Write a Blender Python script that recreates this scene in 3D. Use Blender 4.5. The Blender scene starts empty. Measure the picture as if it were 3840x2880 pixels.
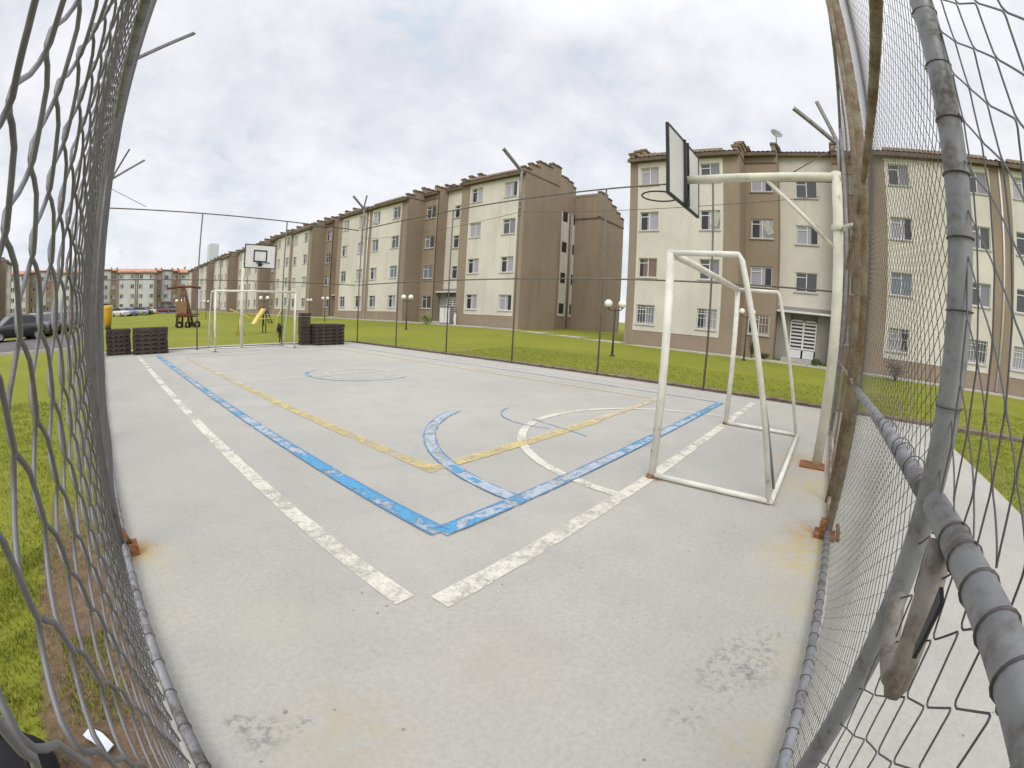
import bpy, math, random
import numpy as np
from mathutils import Matrix, Vector
random.seed(7); rng = np.random.default_rng(7)
S = bpy.context.scene; COL = S.collection
PI = math.pi

# ------------------------------------------------------------------ helpers
class MB:
    """collects boxes, quads, prisms and tubes; build() links them as ONE mesh object"""
    def __init__(s): s.v=[]; s.f=[]; s.m=[]; s.sm=[]
    def poly(s, pts, m=0, sm=False):
        n=len(s.v); s.v+= [tuple(p) for p in pts]; s.f.append(tuple(range(n,n+len(pts)))); s.m.append(m); s.sm.append(sm)
    def box(s,x0,x1,y0,y1,z0,z1,m=0):
        if x0>x1: x0,x1=x1,x0
        if y0>y1: y0,y1=y1,y0
        n=len(s.v)
        s.v+=[(x0,y0,z0),(x1,y0,z0),(x1,y1,z0),(x0,y1,z0),(x0,y0,z1),(x1,y0,z1),(x1,y1,z1),(x0,y1,z1)]
        for q in ((0,3,2,1),(4,5,6,7),(0,1,5,4),(1,2,6,5),(2,3,7,6),(3,0,4,7)):
            s.f.append(tuple(n+i for i in q)); s.m.append(m); s.sm.append(False)
    def prism(s, poly, a, b, axis='y', m=0):
        """polygon (2D) swept along an axis from a to b"""
        def P(q,t):
            return {'y':(q[0],t,q[1]),'x':(t,q[0],q[1]),'z':(q[0],q[1],t)}[axis]
        n=len(poly)
        s.poly([P(q,a) for q in poly],m); s.poly([P(q,b) for q in reversed(poly)],m)
        for i in range(n):
            q,r=poly[i],poly[(i+1)%n]
            s.poly([P(q,b),P(r,b),P(r,a),P(q,a)],m)
    def tube(s, pts, r, k=8, m=0, cap=True):
        pts=[Vector(p) for p in pts]; n=len(pts); base=len(s.v)
        rr = r if hasattr(r,'__len__') else [r]*n
        up=None
        for i,p in enumerate(pts):
            t=(pts[min(i+1,n-1)]-pts[max(i-1,0)])
            if t.length<1e-9: t=Vector((0,0,1))
            t.normalize()
            if up is None:
                up = Vector((0,0,1)) if abs(t.z)<.9 else Vector((1,0,0))
            a=up-t*up.dot(t)
            if a.length<1e-6: a=t.orthogonal()
            a.normalize(); b=t.cross(a); up=a
            for j in range(k):
                w=2*PI*j/k; s.v.append(tuple(p+(a*math.cos(w)+b*math.sin(w))*rr[i]))
        for i in range(n-1):
            for j in range(k):
                s.f.append((base+i*k+j,base+i*k+(j+1)%k,base+(i+1)*k+(j+1)%k,base+(i+1)*k+j)); s.m.append(m); s.sm.append(True)
        if cap:
            s.f.append(tuple(base+j for j in reversed(range(k)))); s.m.append(m); s.sm.append(False)
            s.f.append(tuple(base+(n-1)*k+j for j in range(k))); s.m.append(m); s.sm.append(False)
    def lathe(s, prof, c=(0,0,0), k=20, m=0, axis='z'):
        base=len(s.v)
        for (r,z) in prof:
            for j in range(k):
                w=2*PI*j/k
                q=(r*math.cos(w),r*math.sin(w),z)
                if axis=='y': q=(q[0],q[2],q[1])
                if axis=='x': q=(q[2],q[0],q[1])
                s.v.append((c[0]+q[0],c[1]+q[1],c[2]+q[2]))
        for i in range(len(prof)-1):
            for j in range(k):
                s.f.append((base+i*k+j,base+i*k+(j+1)%k,base+(i+1)*k+(j+1)%k,base+(i+1)*k+j)); s.m.append(m); s.sm.append(True)
    def sphere(s,c,r,m=0,k=18,n=12,sz=1.0):
        s.lathe([(max(r*math.sin(PI*i/n),1e-4),-r*sz*math.cos(PI*i/n)) for i in range(n+1)],c,k,m)
    def mesh(s,name,mats):
        me=bpy.data.meshes.new(name); me.from_pydata(s.v,[],s.f)
        for mt in (mats if isinstance(mats,(list,tuple)) else [mats]): me.materials.append(mt)
        me.polygons.foreach_set('material_index',s.m); me.polygons.foreach_set('use_smooth',s.sm)
        me.update(); return me
    def build(s,name,mats,parent=None):
        return link(name,s.mesh(name,mats),parent)

def link(name,data,parent=None,loc=None,rotz=None):
    o=bpy.data.objects.new(name,data); COL.objects.link(o)
    if parent: o.parent=parent
    if loc: o.location=loc
    if rotz is not None: o.rotation_euler=(0,0,rotz)
    return o
def tag(o,label,cat,group=None,kind=None):
    o['label']=label; o['category']=cat
    if group: o['group']=group
    if kind: o['kind']=kind
    return o
def thing(name,label,cat,loc=(0,0,0),rotz=0,group=None):
    return tag(link(name,None,None,loc,rotz),label,cat,group)
def struct(o): o['kind']='structure'; return o
def stuff(o,label,cat): o['kind']='stuff'; o['label']=label; o['category']=cat; return o
def dup(root,loc,rotz=None,label=None):
    r=root.copy(); COL.objects.link(r); r.location=loc
    if rotz is not None: r.rotation_euler=(0,0,rotz)
    if label: r['label']=label
    for ch in root.children:
        c=ch.copy(); COL.objects.link(c); c.parent=r
        for g in ch.children:
            d=g.copy(); COL.objects.link(d); d.parent=c
    return r

# ------------------------------------------------------------------ materials
class NT:
    def __init__(s,name):
        s.mat=bpy.data.materials.new(name); s.mat.use_nodes=True; s.t=s.mat.node_tree
        s.bsdf=s.t.nodes['Principled BSDF']; s.out=s.t.nodes['Material Output']
        s.co=None
    def n(s,typ,ins=None,**kw):
        nd=s.t.nodes.new(typ)
        for k,v in kw.items(): setattr(nd,k,v)
        for k,v in (ins or {}).items():
            if isinstance(v,bpy.types.NodeSocket): s.t.links.new(v,nd.inputs[k])
            else: nd.inputs[k].default_value=v
        return nd
    def obj(s):
        if s.co is None: s.co=s.n('ShaderNodeTexCoord').outputs['Object']
        return s.co
    def noise(s,scale,detail=5,rough=.55,stretch=None,offs=None,dist=0):
        v=s.obj()
        if stretch or offs:
            v=s.n('ShaderNodeMapping',{'Vector':v,'Scale':stretch or (1,1,1),'Location':offs or (0,0,0)}).outputs[0]
        return s.n('ShaderNodeTexNoise',{'Vector':v,'Scale':scale,'Detail':detail,'Roughness':rough,'Distortion':dist}).outputs['Fac']
    def ramp(s,fac,a,b,lo=0.,hi=1.,smooth=True):
        return s.n('ShaderNodeMapRange',{'Value':fac,'From Min':a,'From Max':b,'To Min':lo,'To Max':hi},interpolation_type='SMOOTHSTEP' if smooth else 'LINEAR').outputs[0]
    def mix(s,fac,a,b,mode='MIX'):
        nd=s.n('ShaderNodeMix',data_type='RGBA',blend_type=mode)
        for i,v in ((0,fac),(6,a),(7,b)):
            if isinstance(v,bpy.types.NodeSocket): s.t.links.new(v,nd.inputs[i])
            else: nd.inputs[i].default_value=(*v,1) if isinstance(v,tuple) and len(v)==3 else v
        return nd.outputs[2]
    def math(s,op,a,b=0.,clamp=False):
        nd=s.n('ShaderNodeMath',operation=op,use_clamp=clamp)
        for i,v in ((0,a),(1,b)):
            if isinstance(v,bpy.types.NodeSocket): s.t.links.new(v,nd.inputs[i])
            else: nd.inputs[i].default_value=v
        return nd.outputs[0]
    def spot(s,x,y,r0,r1):
        """1 inside r0 of a ground point, 0 beyond r1"""
        d=s.n('ShaderNodeVectorMath',{0:s.obj(),1:(x,y,0)},operation='DISTANCE').outputs['Value']
        return s.ramp(d,r0,r1,1,0)
    def set(s,color=None,rough=None,metal=None,bump=None,bstr=.3,bdist=.01,spec=None):
        I=s.bsdf.inputs
        def put(k,v):
            if v is None: return
            if isinstance(v,bpy.types.NodeSocket): s.t.links.new(v,I[k])
            else: I[k].default_value=(*v,1) if isinstance(v,tuple) else v
        put('Base Color',color); put('Roughness',rough); put('Metallic',metal); put('Specular IOR Level',spec)
        if bump is not None:
            b=s.n('ShaderNodeBump',{'Height':bump,'Strength':bstr,'Distance':bdist}); s.t.links.new(b.outputs[0],I['Normal'])
        return s.mat

def simple(name,c,rough=.6,metal=0.,var=.18,scale=3.,c2=None,lo=.35,hi=.7,bump=0,stretch=None,bscale=60,spec=.4):
    t=NT(name); n=t.noise(scale,6,.6,stretch)
    dark=c2 or tuple(k*(1-var) for k in c)
    col=t.mix(t.ramp(n,lo,hi),c,dark)
    return t.set(col,rough,metal,t.noise(bscale,3) if bump else None,bump or .2,.004,spec)

M={}
def rusty(name,c,rust,amt_lo,amt_hi,rough=.5,metal=.3,scale=9,fine=60):
    t=NT(name); n=t.noise(scale,8,.65); f=t.noise(fine,4,.6)
    k=t.ramp(t.math('ADD',t.math('MULTIPLY',n,.75),t.math('MULTIPLY',f,.25)),amt_lo,amt_hi)
    base=t.mix(t.ramp(t.noise(scale*.5,5,.6),.35,.7),c,tuple(x*.78 for x in c))
    col=t.mix(k,base,t.mix(f,rust,tuple(x*.45 for x in rust)))
    return t.set(col,t.ramp(k,0,1,rough,.9),t.ramp(k,0,1,metal,0.),f,.25,.002)
M['galv']=rusty('galvanised_steel',(.27,.275,.29),(.14,.11,.085),.46,.70,.5,.25)
M['latch']=rusty('stained_latch_steel',(.225,.205,.18),(.15,.10,.07),.45,.70,.6,.1,scale=22)
M['galv_post']=rusty('galvanised_post_steel',(.27,.265,.265),(.16,.12,.09),.50,.74,.6,.15)
M['far_post']=rusty('weathered_brown_post',(.155,.14,.12),(.15,.10,.065),.48,.7,.7,.1)
M['rust_post']=rusty('rusty_post_steel',(.30,.25,.175),(.20,.125,.06),.36,.66,.75,.05,scale=6)
M['rust']=simple('rust',(.30,.14,.055),.9,0,.5,25,c2=(.13,.055,.025),bump=.6)
M['wire']=rusty('fence_wire',(.20,.195,.205),(.13,.09,.065),.5,.75,.5,.3,scale=4)
M['wire_mid']=rusty('stretched_fence_wire',(.17,.16,.155),(.15,.10,.065),.45,.7,.6,.3,scale=4)
M['wire_dark']=rusty('dark_fence_wire',(.105,.10,.105),(.10,.065,.045),.5,.75,.5,.3,scale=4)
M['wire_rust']=rusty('rusty_fence_wire',(.27,.24,.21),(.20,.115,.065),.38,.62,.7,.25,scale=4)
M['thin_wire']=simple('tie_wire',(.10,.09,.09),.5,.5)
M['white_steel']=rusty('white_painted_steel',(.78,.765,.68),(.34,.21,.10),.59,.72,.55,0,scale=8,fine=34)
M['cream_steel']=rusty('cream_painted_steel',(.74,.72,.60),(.40,.32,.15),.58,.74,.5,0,scale=6,fine=30)
M['black_steel']=simple('black_steel',(.035,.035,.038),.5,0.2)
M['board']=simple('backboard_white',(.74,.74,.72),.55,0,.16,2.2,stretch=(1,1,.35))
def wall(name,c,dirt,sc=.35):
    t=NT(name); n=t.noise(sc,6,.6); st=t.noise(1.6,5,.6,(1.,1.,.12)); f=t.noise(22,4,.6)
    col=t.mix(t.ramp(n,.35,.7),c,tuple(k*.85 for k in c))
    col=t.mix(t.math('MULTIPLY',t.ramp(st,.48,.78),.85),col,dirt)
    col=t.mix(t.math('MULTIPLY',t.ramp(f,.3,.75),.12),col,(.1,.09,.08))
    return t.set(col,.88,0,t.noise(90,3),.35,.004,.2)
M['brown']=wall('brown_render',(.335,.265,.198),(.24,.19,.145))
M['cream']=wall('cream_render',(.71,.67,.60),(.56,.525,.46))
M['pale']=wall('pale_render',(.70,.72,.70),(.50,.51,.49))
M['grey_render']=wall('grey_render',(.32,.305,.275),(.22,.21,.19))
M['fascia']=simple('dark_fascia',(.155,.115,.085),.75,0,.3,2)
M['tile']=simple('weathered_roof_tile',(.30,.19,.13),.85,0,.5,2.5,c2=(.13,.10,.08),lo=.3,hi=.65,bump=.4)
M['tile_orange']=simple('orange_roof_tile',(.62,.31,.19),.85,0,.4,1.2,c2=(.42,.22,.14),bump=.3)
M['cap']=simple('parapet_cap_tile',(.24,.17,.125),.85,0,.45,4,c2=(.12,.095,.075))
M['alu']=simple('white_aluminium',(.72,.72,.71),.4,0,.1)
M['sill']=simple('concrete_sill',(.48,.46,.42),.85,0,.2)
def glass(name,c,rough=.08):
    t=NT(name); n=t.noise(1.3,3)
    return t.set(t.mix(n,c,tuple(k*.6 for k in c)),rough,0,None,spec=.7)
M['glass']=glass('window_glass',(.085,.088,.095)); M['glass_dark']=glass('dark_window_opening',(.025,.024,.026),.3)
M['glass_blue']=glass('bluish_window_glass',(.22,.27,.33))
def curtain(name,c):
    t=NT(name); w=t.n('ShaderNodeTexWave',{'Vector':t.obj(),'Scale':9.,'Distortion':2.,'Detail':2.},bands_direction='Y').outputs['Fac']
    return t.set(t.mix(w,c,tuple(k*.72 for k in c)),.25,0,None,spec=.6)
M['curtain']=curtain('white_curtain',(.42,.405,.46)); M['curtain_grey']=curtain('grey_curtain',(.26,.25,.29)); M['curtain_warm']=curtain('brown_curtain',(.23,.15,.12))
M['globe']=simple('opal_globe',(.86,.85,.82),.25,0,.06)
M['lamp_post']=simple('dark_lamp_steel',(.055,.05,.05),.5,.3)
M['plastic_dark']=simple('dark_brown_plastic',(.045,.032,.028),.55,0,.45,6,c2=(.085,.06,.05))
M['yellow']=simple('yellow_plastic',(.72,.44,.03),.45,0,.25,3,c2=(.55,.32,.03))
M['red_wood']=simple('reddish_brown_wood',(.17,.065,.035),.75,0,.4,5,c2=(.09,.04,.025))
M['yellow_paint']=simple('faded_yellow_paint',(.74,.58,.18),.6,0,.25,4)
M['orange_paint']=simple('orange_paint',(.33,.18,.09),.6,0,.3,4)
M['tyre']=simple('tyre_rubber',(.022,.022,.023),.85,0,.3,20,bump=.3)
M['rim']=simple('alloy_rim',(.42,.42,.43),.35,.6)
M['carglass']=simple('car_glass',(.02,.022,.025),.06,0,.2,spec=.8)
M['lens']=simple('headlight_lens',(.6,.6,.6),.1,0,.1); M['taillens']=simple('tail_lamp_lens',(.35,.02,.02),.15,0,.1)
def paint(name,c,metal=.0):
    t=NT(name); n=t.noise(3,4)
    t.bsdf.inputs['Coat Weight'].default_value=.6
    return t.set(t.mix(n,c,tuple(k*.85 for k in c)),.3,metal)
for k,c in (('black',(.018,.018,.02)),('white',(.72,.72,.72)),('silver',(.42,.43,.46)),('blue',(.16,.18,.38)),('red',(.22,.03,.035)),('grey',(.12,.12,.13))): M['car_'+k]=paint('car_paint_'+k,c)
M['bag']=simple('black_fabric',(.014,.013,.016),.85,0,.3,30,bump=.5,bscale=250)
M['paper']=simple('white_paper',(.72,.76,.82),.7,0,.1)
M['tower']=simple('haze_tinted_tower',(.60,.63,.72),.9,0,.05)  # distance haze over the tower is put into its flat colour
M['bark']=simple('bark',(.13,.095,.07),.9,0,.4,12,bump=.6)
def leaf(name,c,c2):
    t=NT(name); return t.set(t.mix(t.ramp(t.noise(6,3),.3,.7),c,c2),.6,0,None,spec=.3)
M['leaf']=leaf('shrub_leaf',(.075,.12,.03),(.04,.07,.02)); M['leaf_olive']=leaf('olive_leaf',(.10,.10,.03),(.05,.055,.02)); M['leaf_pale']=leaf('pale_flowering_leaf',(.30,.32,.12),(.10,.15,.04)); M['leaf_dead']=leaf('dry_brown_leaf',(.14,.085,.055),(.08,.05,.035))

# concrete of the court: pale, mottled, with rust runs and dark lichen patches
def concrete(name,court=True):
    t=NT(name)
    big=t.noise(.28,6,.6); mid=t.noise(1.7,7,.65); fine=t.noise(38,5,.7); sp=t.noise(150,2,.5)
    base=t.mix(t.ramp(big,.3,.72),(.475,.459,.415),(.40,.389,.355))
    base=t.mix(t.math('MULTIPLY',t.ramp(mid,.42,.72),.55),base,(.37,.36,.33))
    base=t.mix(t.math('MULTIPLY',t.ramp(t.noise(.9,6,.6,None,(13,5,0)),.55,.78),.35),base,(.56,.53,.44))
    base=t.mix(t.math('MULTIPLY',t.ramp(fine,.35,.7),.34),base,(.27,.265,.25))
    base=t.mix(t.math('MULTIPLY',t.ramp(sp,.62,.72),.35),base,(.22,.215,.2))
    base=t.mix(t.math('MULTIPLY',t.ramp(t.noise(7,4,.6,None,(3,9,0)),.66,.74),.18),base,(.62,.61,.59))
    base=t.mix(t.math('MULTIPLY',t.ramp(t.noise(14,6,.75,None,(8,3,0)),.50,.70),.30),base,(.33,.32,.29))
    vo=t.n('ShaderNodeTexVoronoi',{'Vector':t.obj(),'Scale':5.5}); dsp=t.ramp(vo.outputs['Distance'],.035,.055,1,0); pick=t.n('ShaderNodeSeparateColor',{0:vo.outputs['Color']}).outputs[0]
    base=t.mix(t.math('MULTIPLY',t.math('MULTIPLY',dsp,t.ramp(pick,.55,.6)),.7),base,(.13,.125,.115))
    base=t.mix(t.math('MULTIPLY',t.ramp(t.noise(3.2,7,.7,(1,.35,1),(1,8,0)),.60,.72),.30),base,(.55,.54,.50))
    if court:
        lich=t.noise(26,5,.75,None,(2,2,0)); lw=t.noise(8,3)
        for (x,y,r,th) in ((1.77,0.02,.24,.49),(1.62,.08,.2,.53),(2.0,-.04,.2,.53),(1.32,.10,.16,.54),(.20,1.17,.13,.47),(.14,1.26,.09,.5),(.33,1.12,.1,.53),(1.0,.35,.3,.60),(3.3,.7,.4,.60),(.7,2.2,.5,.60)):
            k=t.math('MULTIPLY',t.spot(x,y,r*.25,r),t.ramp(t.math('ADD',t.math('MULTIPLY',lich,.7),t.math('MULTIPLY',lw,.3)),th-.02,th+.08))
            base=t.mix(t.math('MULTIPLY',k,.55),base,(.15,.15,.145))
        rn=t.noise(9,6,.65,None,(7,1,0))
        for (x,y,r,c,a) in ((3.42,-.22,.42,(.42,.27,.08),.85),(3.0,-.16,.5,(.46,.38,.17),.7),(2.4,-.14,.30,(.46,.40,.24),.5),(1.9,-.18,.25,(.46,.40,.26),.45),(1.3,-.14,.22,(.42,.37,.22),.5),(4.6,-.16,.7,(.47,.39,.2),.7),(5.55,-.0,.6,(.45,.30,.12),.7),
                          (.03,2.78,.22,(.44,.25,.05),.95),(.13,2.68,.25,(.49,.46,.30),.5),(1.15,.9,.4,(.48,.42,.34),.3),(.55,1.75,.35,(.46,.44,.34),.35),(.45,1.0,.35,(.42,.37,.26),.6),(1.7,2.0,.6,(.48,.46,.40),.4),(9.0,.2,1.2,(.46,.42,.3),.4),(3.86,1.35,.12,(.3,.14,.04),.8),(3.9,.25,.1,(.3,.17,.07),.6)):
            k=t.math('MULTIPLY',t.spot(x,y,r*.15,r),t.ramp(rn,.32,.62))
            base=t.mix(t.math('MULTIPLY',k,a),base,c)
    return t.set(base,.9,0,t.math('ADD',fine,t.math('MULTIPLY',mid,.6)),.35,.006,.25)
M['court']=concrete('court_concrete'); M['path']=concrete('path_concrete',False)

def worn_paint(name,c,wear,soft=.05,outline=False,seed=0):
    """old floor paint: flaked away by noise, the concrete shows through"""
    t=NT(name)
    a=t.noise(3.2,6,.6,None,(seed,seed*2,0),.9); b=t.noise(24,6,.7,None,(seed*3,1,0)); g=t.noise(.5,2,.5,None,(seed,4,0))
    s=t.math('ADD',t.math('ADD',t.math('MULTIPLY',a,.56),t.math('MULTIPLY',b,.22)),t.math('MULTIPLY',g,.22))
    k=t.ramp(s,wear-soft,wear+soft,1,0)
    k=t.math('MULTIPLY',k,t.ramp(t.noise(60,3,.6),.2,.5,.6,1.))
    col=t.mix(t.ramp(b,.3,.7),c,tuple(x*.85 for x in c))
    t.set(col,.75)
    tr=t.n('ShaderNodeBsdfTransparent'); mx=t.n('ShaderNodeMixShader',{0:k})
    t.t.links.new(tr.outputs[0],mx.inputs[1]); t.t.links.new(t.bsdf.outputs[0],mx.inputs[2]); t.t.links.new(mx.outputs[0],t.out.inputs[0])
    return t.mat
M['p_white']=worn_paint('worn_white_paint',(.70,.675,.585),.565,.11,seed=1)
M['p_white_far']=worn_paint('faded_white_paint',(.62,.60,.55),.53,.12,seed=2)
M['p_blue']=worn_paint('worn_blue_paint',(.095,.34,.585),.474,.03,seed=3)
M['p_blue_thin']=worn_paint('blue_paint_edge',(.10,.27,.48),.54,.05,seed=4)
M['p_blue_wash']=worn_paint('pale_blue_paint',(.44,.50,.57),.56,.10,seed=6)
M['p_yellow']=worn_paint('worn_yellow_paint',(.66,.54,.25),.535,.16,seed=5)
M['p_yellow_far']=worn_paint('faded_yellow_paint_line',(.64,.54,.34),.53,.12,seed=8)

# lawn and soil
def lawn():
    t=NT('lawn')
    big=t.noise(.16,5,.6); mid=t.noise(1.1,6,.65); fine=t.noise(28,6,.75); patch=t.noise(.45,5,.6,None,(4,9,0))
    c=t.mix(t.ramp(big,.3,.7),(.265,.275,.032),(.190,.22,.026))
    c=t.mix(t.math('MULTIPLY',t.ramp(mid,.45,.75),.55),c,(.28,.27,.05))
    c=t.mix(t.math('MULTIPLY',t.ramp(fine,.35,.65),.4),c,(.085,.105,.018))
    c=t.mix(t.math('MULTIPLY',t.ramp(patch,.56,.74),.75),c,(.24,.20,.09))
    # trodden bare soil along the outside of the long fence
    sx=t.n('ShaderNodeSeparateXYZ',{0:t.obj()}).outputs
    w=t.math('ADD',sx[0],t.math('MULTIPLY',t.math('SUBTRACT',t.noise(3,5,.6),.5),.22))
    soil=t.math('MULTIPLY',t.ramp(w,-.66,-.60),t.ramp(w,.3,.2))
    soilc=t.mix(t.ramp(t.noise(14,6,.7),.3,.7),(.215,.145,.09),(.115,.08,.055)); soilc=t.mix(t.math('MULTIPLY',t.ramp(t.noise(75,4,.7),.52,.68),.6),soilc,(.30,.22,.15))
    ny=t.ramp(sx[1],3.0,4.6,1,0)
    c=t.mix(t.math('MULTIPLY',soil,ny),c,soilc)
    return t.set(c,.9,0,t.math('ADD',fine,mid),.6,.03,.15)
M['lawn']=lawn()
M['soil']=simple('soil_strip',(.20,.155,.115),.95,0,.4,5,c2=(.12,.095,.075),bump=.7)
M['asphalt']=simple('asphalt',(.135,.125,.125),.9,0,.25,1.5,bump=.5)
M['kerb']=simple('kerb_concrete',(.50,.48,.43),.9,0,.25,3,bump=.4)
def blade(name,c,c2):
    t=NT(name); r=t.n('ShaderNodeObjectInfo'); n=t.noise(2.2,4,.6)
    return t.set(t.mix(t.ramp(n,.3,.7),c,c2),.6,0,None,spec=.25)
M['blade']=blade('grass_blade',(.20,.245,.03),(.28,.28,.05))

# ------------------------------------------------------------------ ground
def gz(x,y):
    t=np.interp(y,[-30,8,18,50,67,101,135,200],[.3,.3,.58,.7,.95,1.3,1.5,1.8])
    return float(-.03+max(min(max((x-10.9)/11.,0),1)*t, min(max((y-19)/116.,0),1.5)*1.5))
def sheet(name,xs,ys,mat,dz=0.,zf=gz):
    mb=MB(); nx,ny=len(xs),len(ys)
    mb.v=[(x,y,zf(x,y)+dz) for y in ys for x in xs]
    for j in range(ny-1):
        for i in range(nx-1):
            mb.f.append((j*nx+i,j*nx+i+1,(j+1)*nx+i+1,(j+1)*nx+i)); mb.m.append(0); mb.sm.append(True)
    return struct(mb.build(name,mat))
def lin(a,b,n): return [a+(b-a)*i/n for i in range(n+1)]
xs=[-1500,-500,-200]+lin(-100,-12,22)+lin(-10,10.9,12)+lin(11.9,22,10)+lin(24,60,9)+[100,200,500,1500]
ys=[-1500,-400,-120]+lin(-60,0,12)+lin(3,18,5)+lin(19,140,40)+[170,200,400,1500]
sheet('grass_ground',xs,ys,M['lawn'])
def slab(name,x0,x1,y0,y1,z0,z1,mat):
    mb=MB(); mb.box(x0,x1,y0,y1,z0,z1); return struct(mb.build(name,mat))
slab('court_floor',-.12,10.42,-.30,17.75,-.2,0.,M['court'])
slab('pavement',.2,10.44,-2.58,-.302,-.2,-.006,M['path'])
# earth and kerb strip at the foot of the far fence, running on past the court
mb=MB(); mb.box(10.422,10.80,-40,17.9,-.2,.05); mb.box(10.80,10.95,-40,17.9,-.2,.01,1); struct(mb.build('soil_verge',[M['soil'],M['kerb']]))
mb=MB(); mb.box(-.12,10.42,17.752,18.9,-.2,-.004); struct(mb.build('end_path',M['path']))
sheet('road',lin(-70,-1.6,18),lin(21.2,31.5,8),M['asphalt'],.012)
sheet('car_park',lin(-16,-9.4,4),lin(31.6,112,20),M['asphalt'],.012)
sheet('access_road',lin(-1.6,20,12),lin(98,122,8),M['asphalt'],.014)
for (n,x0,x1,y0,y1) in (('kerb',-70,-1.45,21.0,21.2),('kerb',-9.4,-9.25,31.5,112),('kerb',-1.6,-1.45,21.2,31.5)):
    mb=MB()
    k=24
    for i in range(k):
        if x1-x0>y1-y0: a,b=x0+(x1-x0)*i/k,x0+(x1-x0)*(i+1)/k; mb.box(a,b-.01,y0,y1,-.2,gz(a,y0)+.11)
        else: a,b=y0+(y1-y0)*i/k,y0+(y1-y0)*(i+1)/k; mb.box(x0,x1,a,b-.01,-.2,gz(x0,a)+.11)
    struct(mb.build(n,M['kerb']))
# light concrete apron along the foot of the row of flats
mb=MB()
for i in range(60):
    y=-28+i*2.4; z=gz(21.9,y)
    mb.box(21.55,22.5,y,y+2.37,z-.2,z+.05)
struct(mb.build('apron_path',M['kerb']))

# ------------------------------------------------------------------ court markings
LN=[0]
def line(mb,p,q,w,z,m=0):
    LN[0]+=1; z+=.00011*(LN[0]%12)
    p=Vector((*p,0)); q=Vector((*q,0)); d=(q-p).normalized(); n=Vector((-d.y,d.x,0))*w/2
    L=(q-p).length; k=max(2,int(L/.09)); wl,wr_=1.,1.; prev=None
    for i in range(k+1):
        c=p+(q-p)*i/k
        wl+=random.uniform(-.05,.05)+(1-wl)*.25; wr_+=random.uniform(-.05,.05)+(1-wr_)*.25
        cur=((c.x-n.x*wl,c.y-n.y*wl,z),(c.x+n.x*wr_,c.y+n.y*wr_,z))
        if prev: mb.poly([prev[0],cur[0],cur[1],prev[1]],m)
        prev=cur
def arc(mb,c,r,a0,a1,w,z,m=0,k=40):
    LN[0]+=1; z+=.00011*(LN[0]%12)
    for i in range(k):
        s,e=a0+(a1-a0)*i/k,a0+(a1-a0)*(i+1)/k
        mb.poly([(c[0]+math.cos(t)*rr,c[1]+math.sin(t)*rr,z) for t,rr in ((s,r-w/2),(s,r+w/2),(e,r+w/2),(e,r-w/2))],m)
X0,X1,Y0,Y1=1.15,9.64,1.41,16.1
cx=5.4; ym=8.77
mb=MB()
line(mb,(X0,Y0+.12),(X0,Y1),.125,.004); line(mb,(X0+.12,Y0),(X1,Y0),.125,.004); line(mb,(X1,Y0),(X1,Y1),.1,.004,1); line(mb,(X0,Y1),(X1,Y1),.1,.004,1)
line(mb,(X0,ym),(X1,ym),.07,.0045,1); arc(mb,(cx,ym-.1),.78,0,2*PI,.09,.0048,1)
arc(mb,(cx,Y0),2.15,.0,PI,.10,.0052,0); arc(mb,(cx,Y1),2.15,PI,2*PI,.09,.0048,1)
struct(mb.build('white_court_line',[M['p_white'],M['p_white_far']]))
mb=MB(); BX0,BX1,BY0,BY1=1.79,9.0,1.97,15.55
for (p,q) in (((BX0,BY0),(BX0,BY1)),((BX0,BY0),(BX1,BY0)),((BX1,BY0),(BX1,BY1)),((BX0,BY1),(BX1,BY1))):
    far=(p[0]>8 and q[0]>8) or (p[1]>15 and q[1]>15)
    line(mb,p,q,.13 if not far else .07,.009,2)
    if far: continue
    line(mb,p,q,.12,.0102,0)
    d=(Vector(q)-Vector(p)).normalized(); nn=Vector((-d.y,d.x))*.062
    for s in (-1,1): line(mb,(p[0]+nn.x*s,p[1]+nn.y*s),(q[0]+nn.x*s,q[1]+nn.y*s),.018,.0112,1)
arc(mb,(cx,BY0),2.8,PI*.60,PI,.13,.0094,2)
for r in (2.735,2.865): arc(mb,(cx,BY0),r,PI*.62,PI,.016,.0098,1)
arc(mb,(cx,BY0),2.8,PI-.34,PI-.26,.10,.0101,0,3); arc(mb,(cx,BY0),2.8,PI-.22,PI-.16,.07,.0101,0,3)
arc(mb,(cx,3.5),.8,PI*.55,PI*1.15,.016,.0094,1,14); line(mb,(4.72,2.6),(4.95,3.6),.016,.0095,1)
arc(mb,(cx-.02,ym),1.15,PI*.6,PI*1.7,.08,.0094,2); arc(mb,(cx-.02,ym),1.15,PI*.80,PI*1.12,.08,.0101,0,8)
struct(mb.build('blue_court_line',[M['p_blue'],M['p_blue_thin'],M['p_blue_wash']]))
mb=MB(); line(mb,(2.57,2.94),(2.57,8.5),.15,.0065); line(mb,(2.57,8.5),(2.57,14.6),.13,.0065,1); line(mb,(2.49,2.94),(5.6,2.94),.15,.0068); line(mb,(5.6,2.98),(8.2,3.05),.12,.0068,1); line(mb,(8.2,3.0),(8.2,14.6),.12,.0065,1); line(mb,(2.57,14.6),(8.2,14.6),.12,.0068,1)
struct(mb.build('yellow_court_line',[M['p_yellow'],M['p_yellow_far']]))

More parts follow.
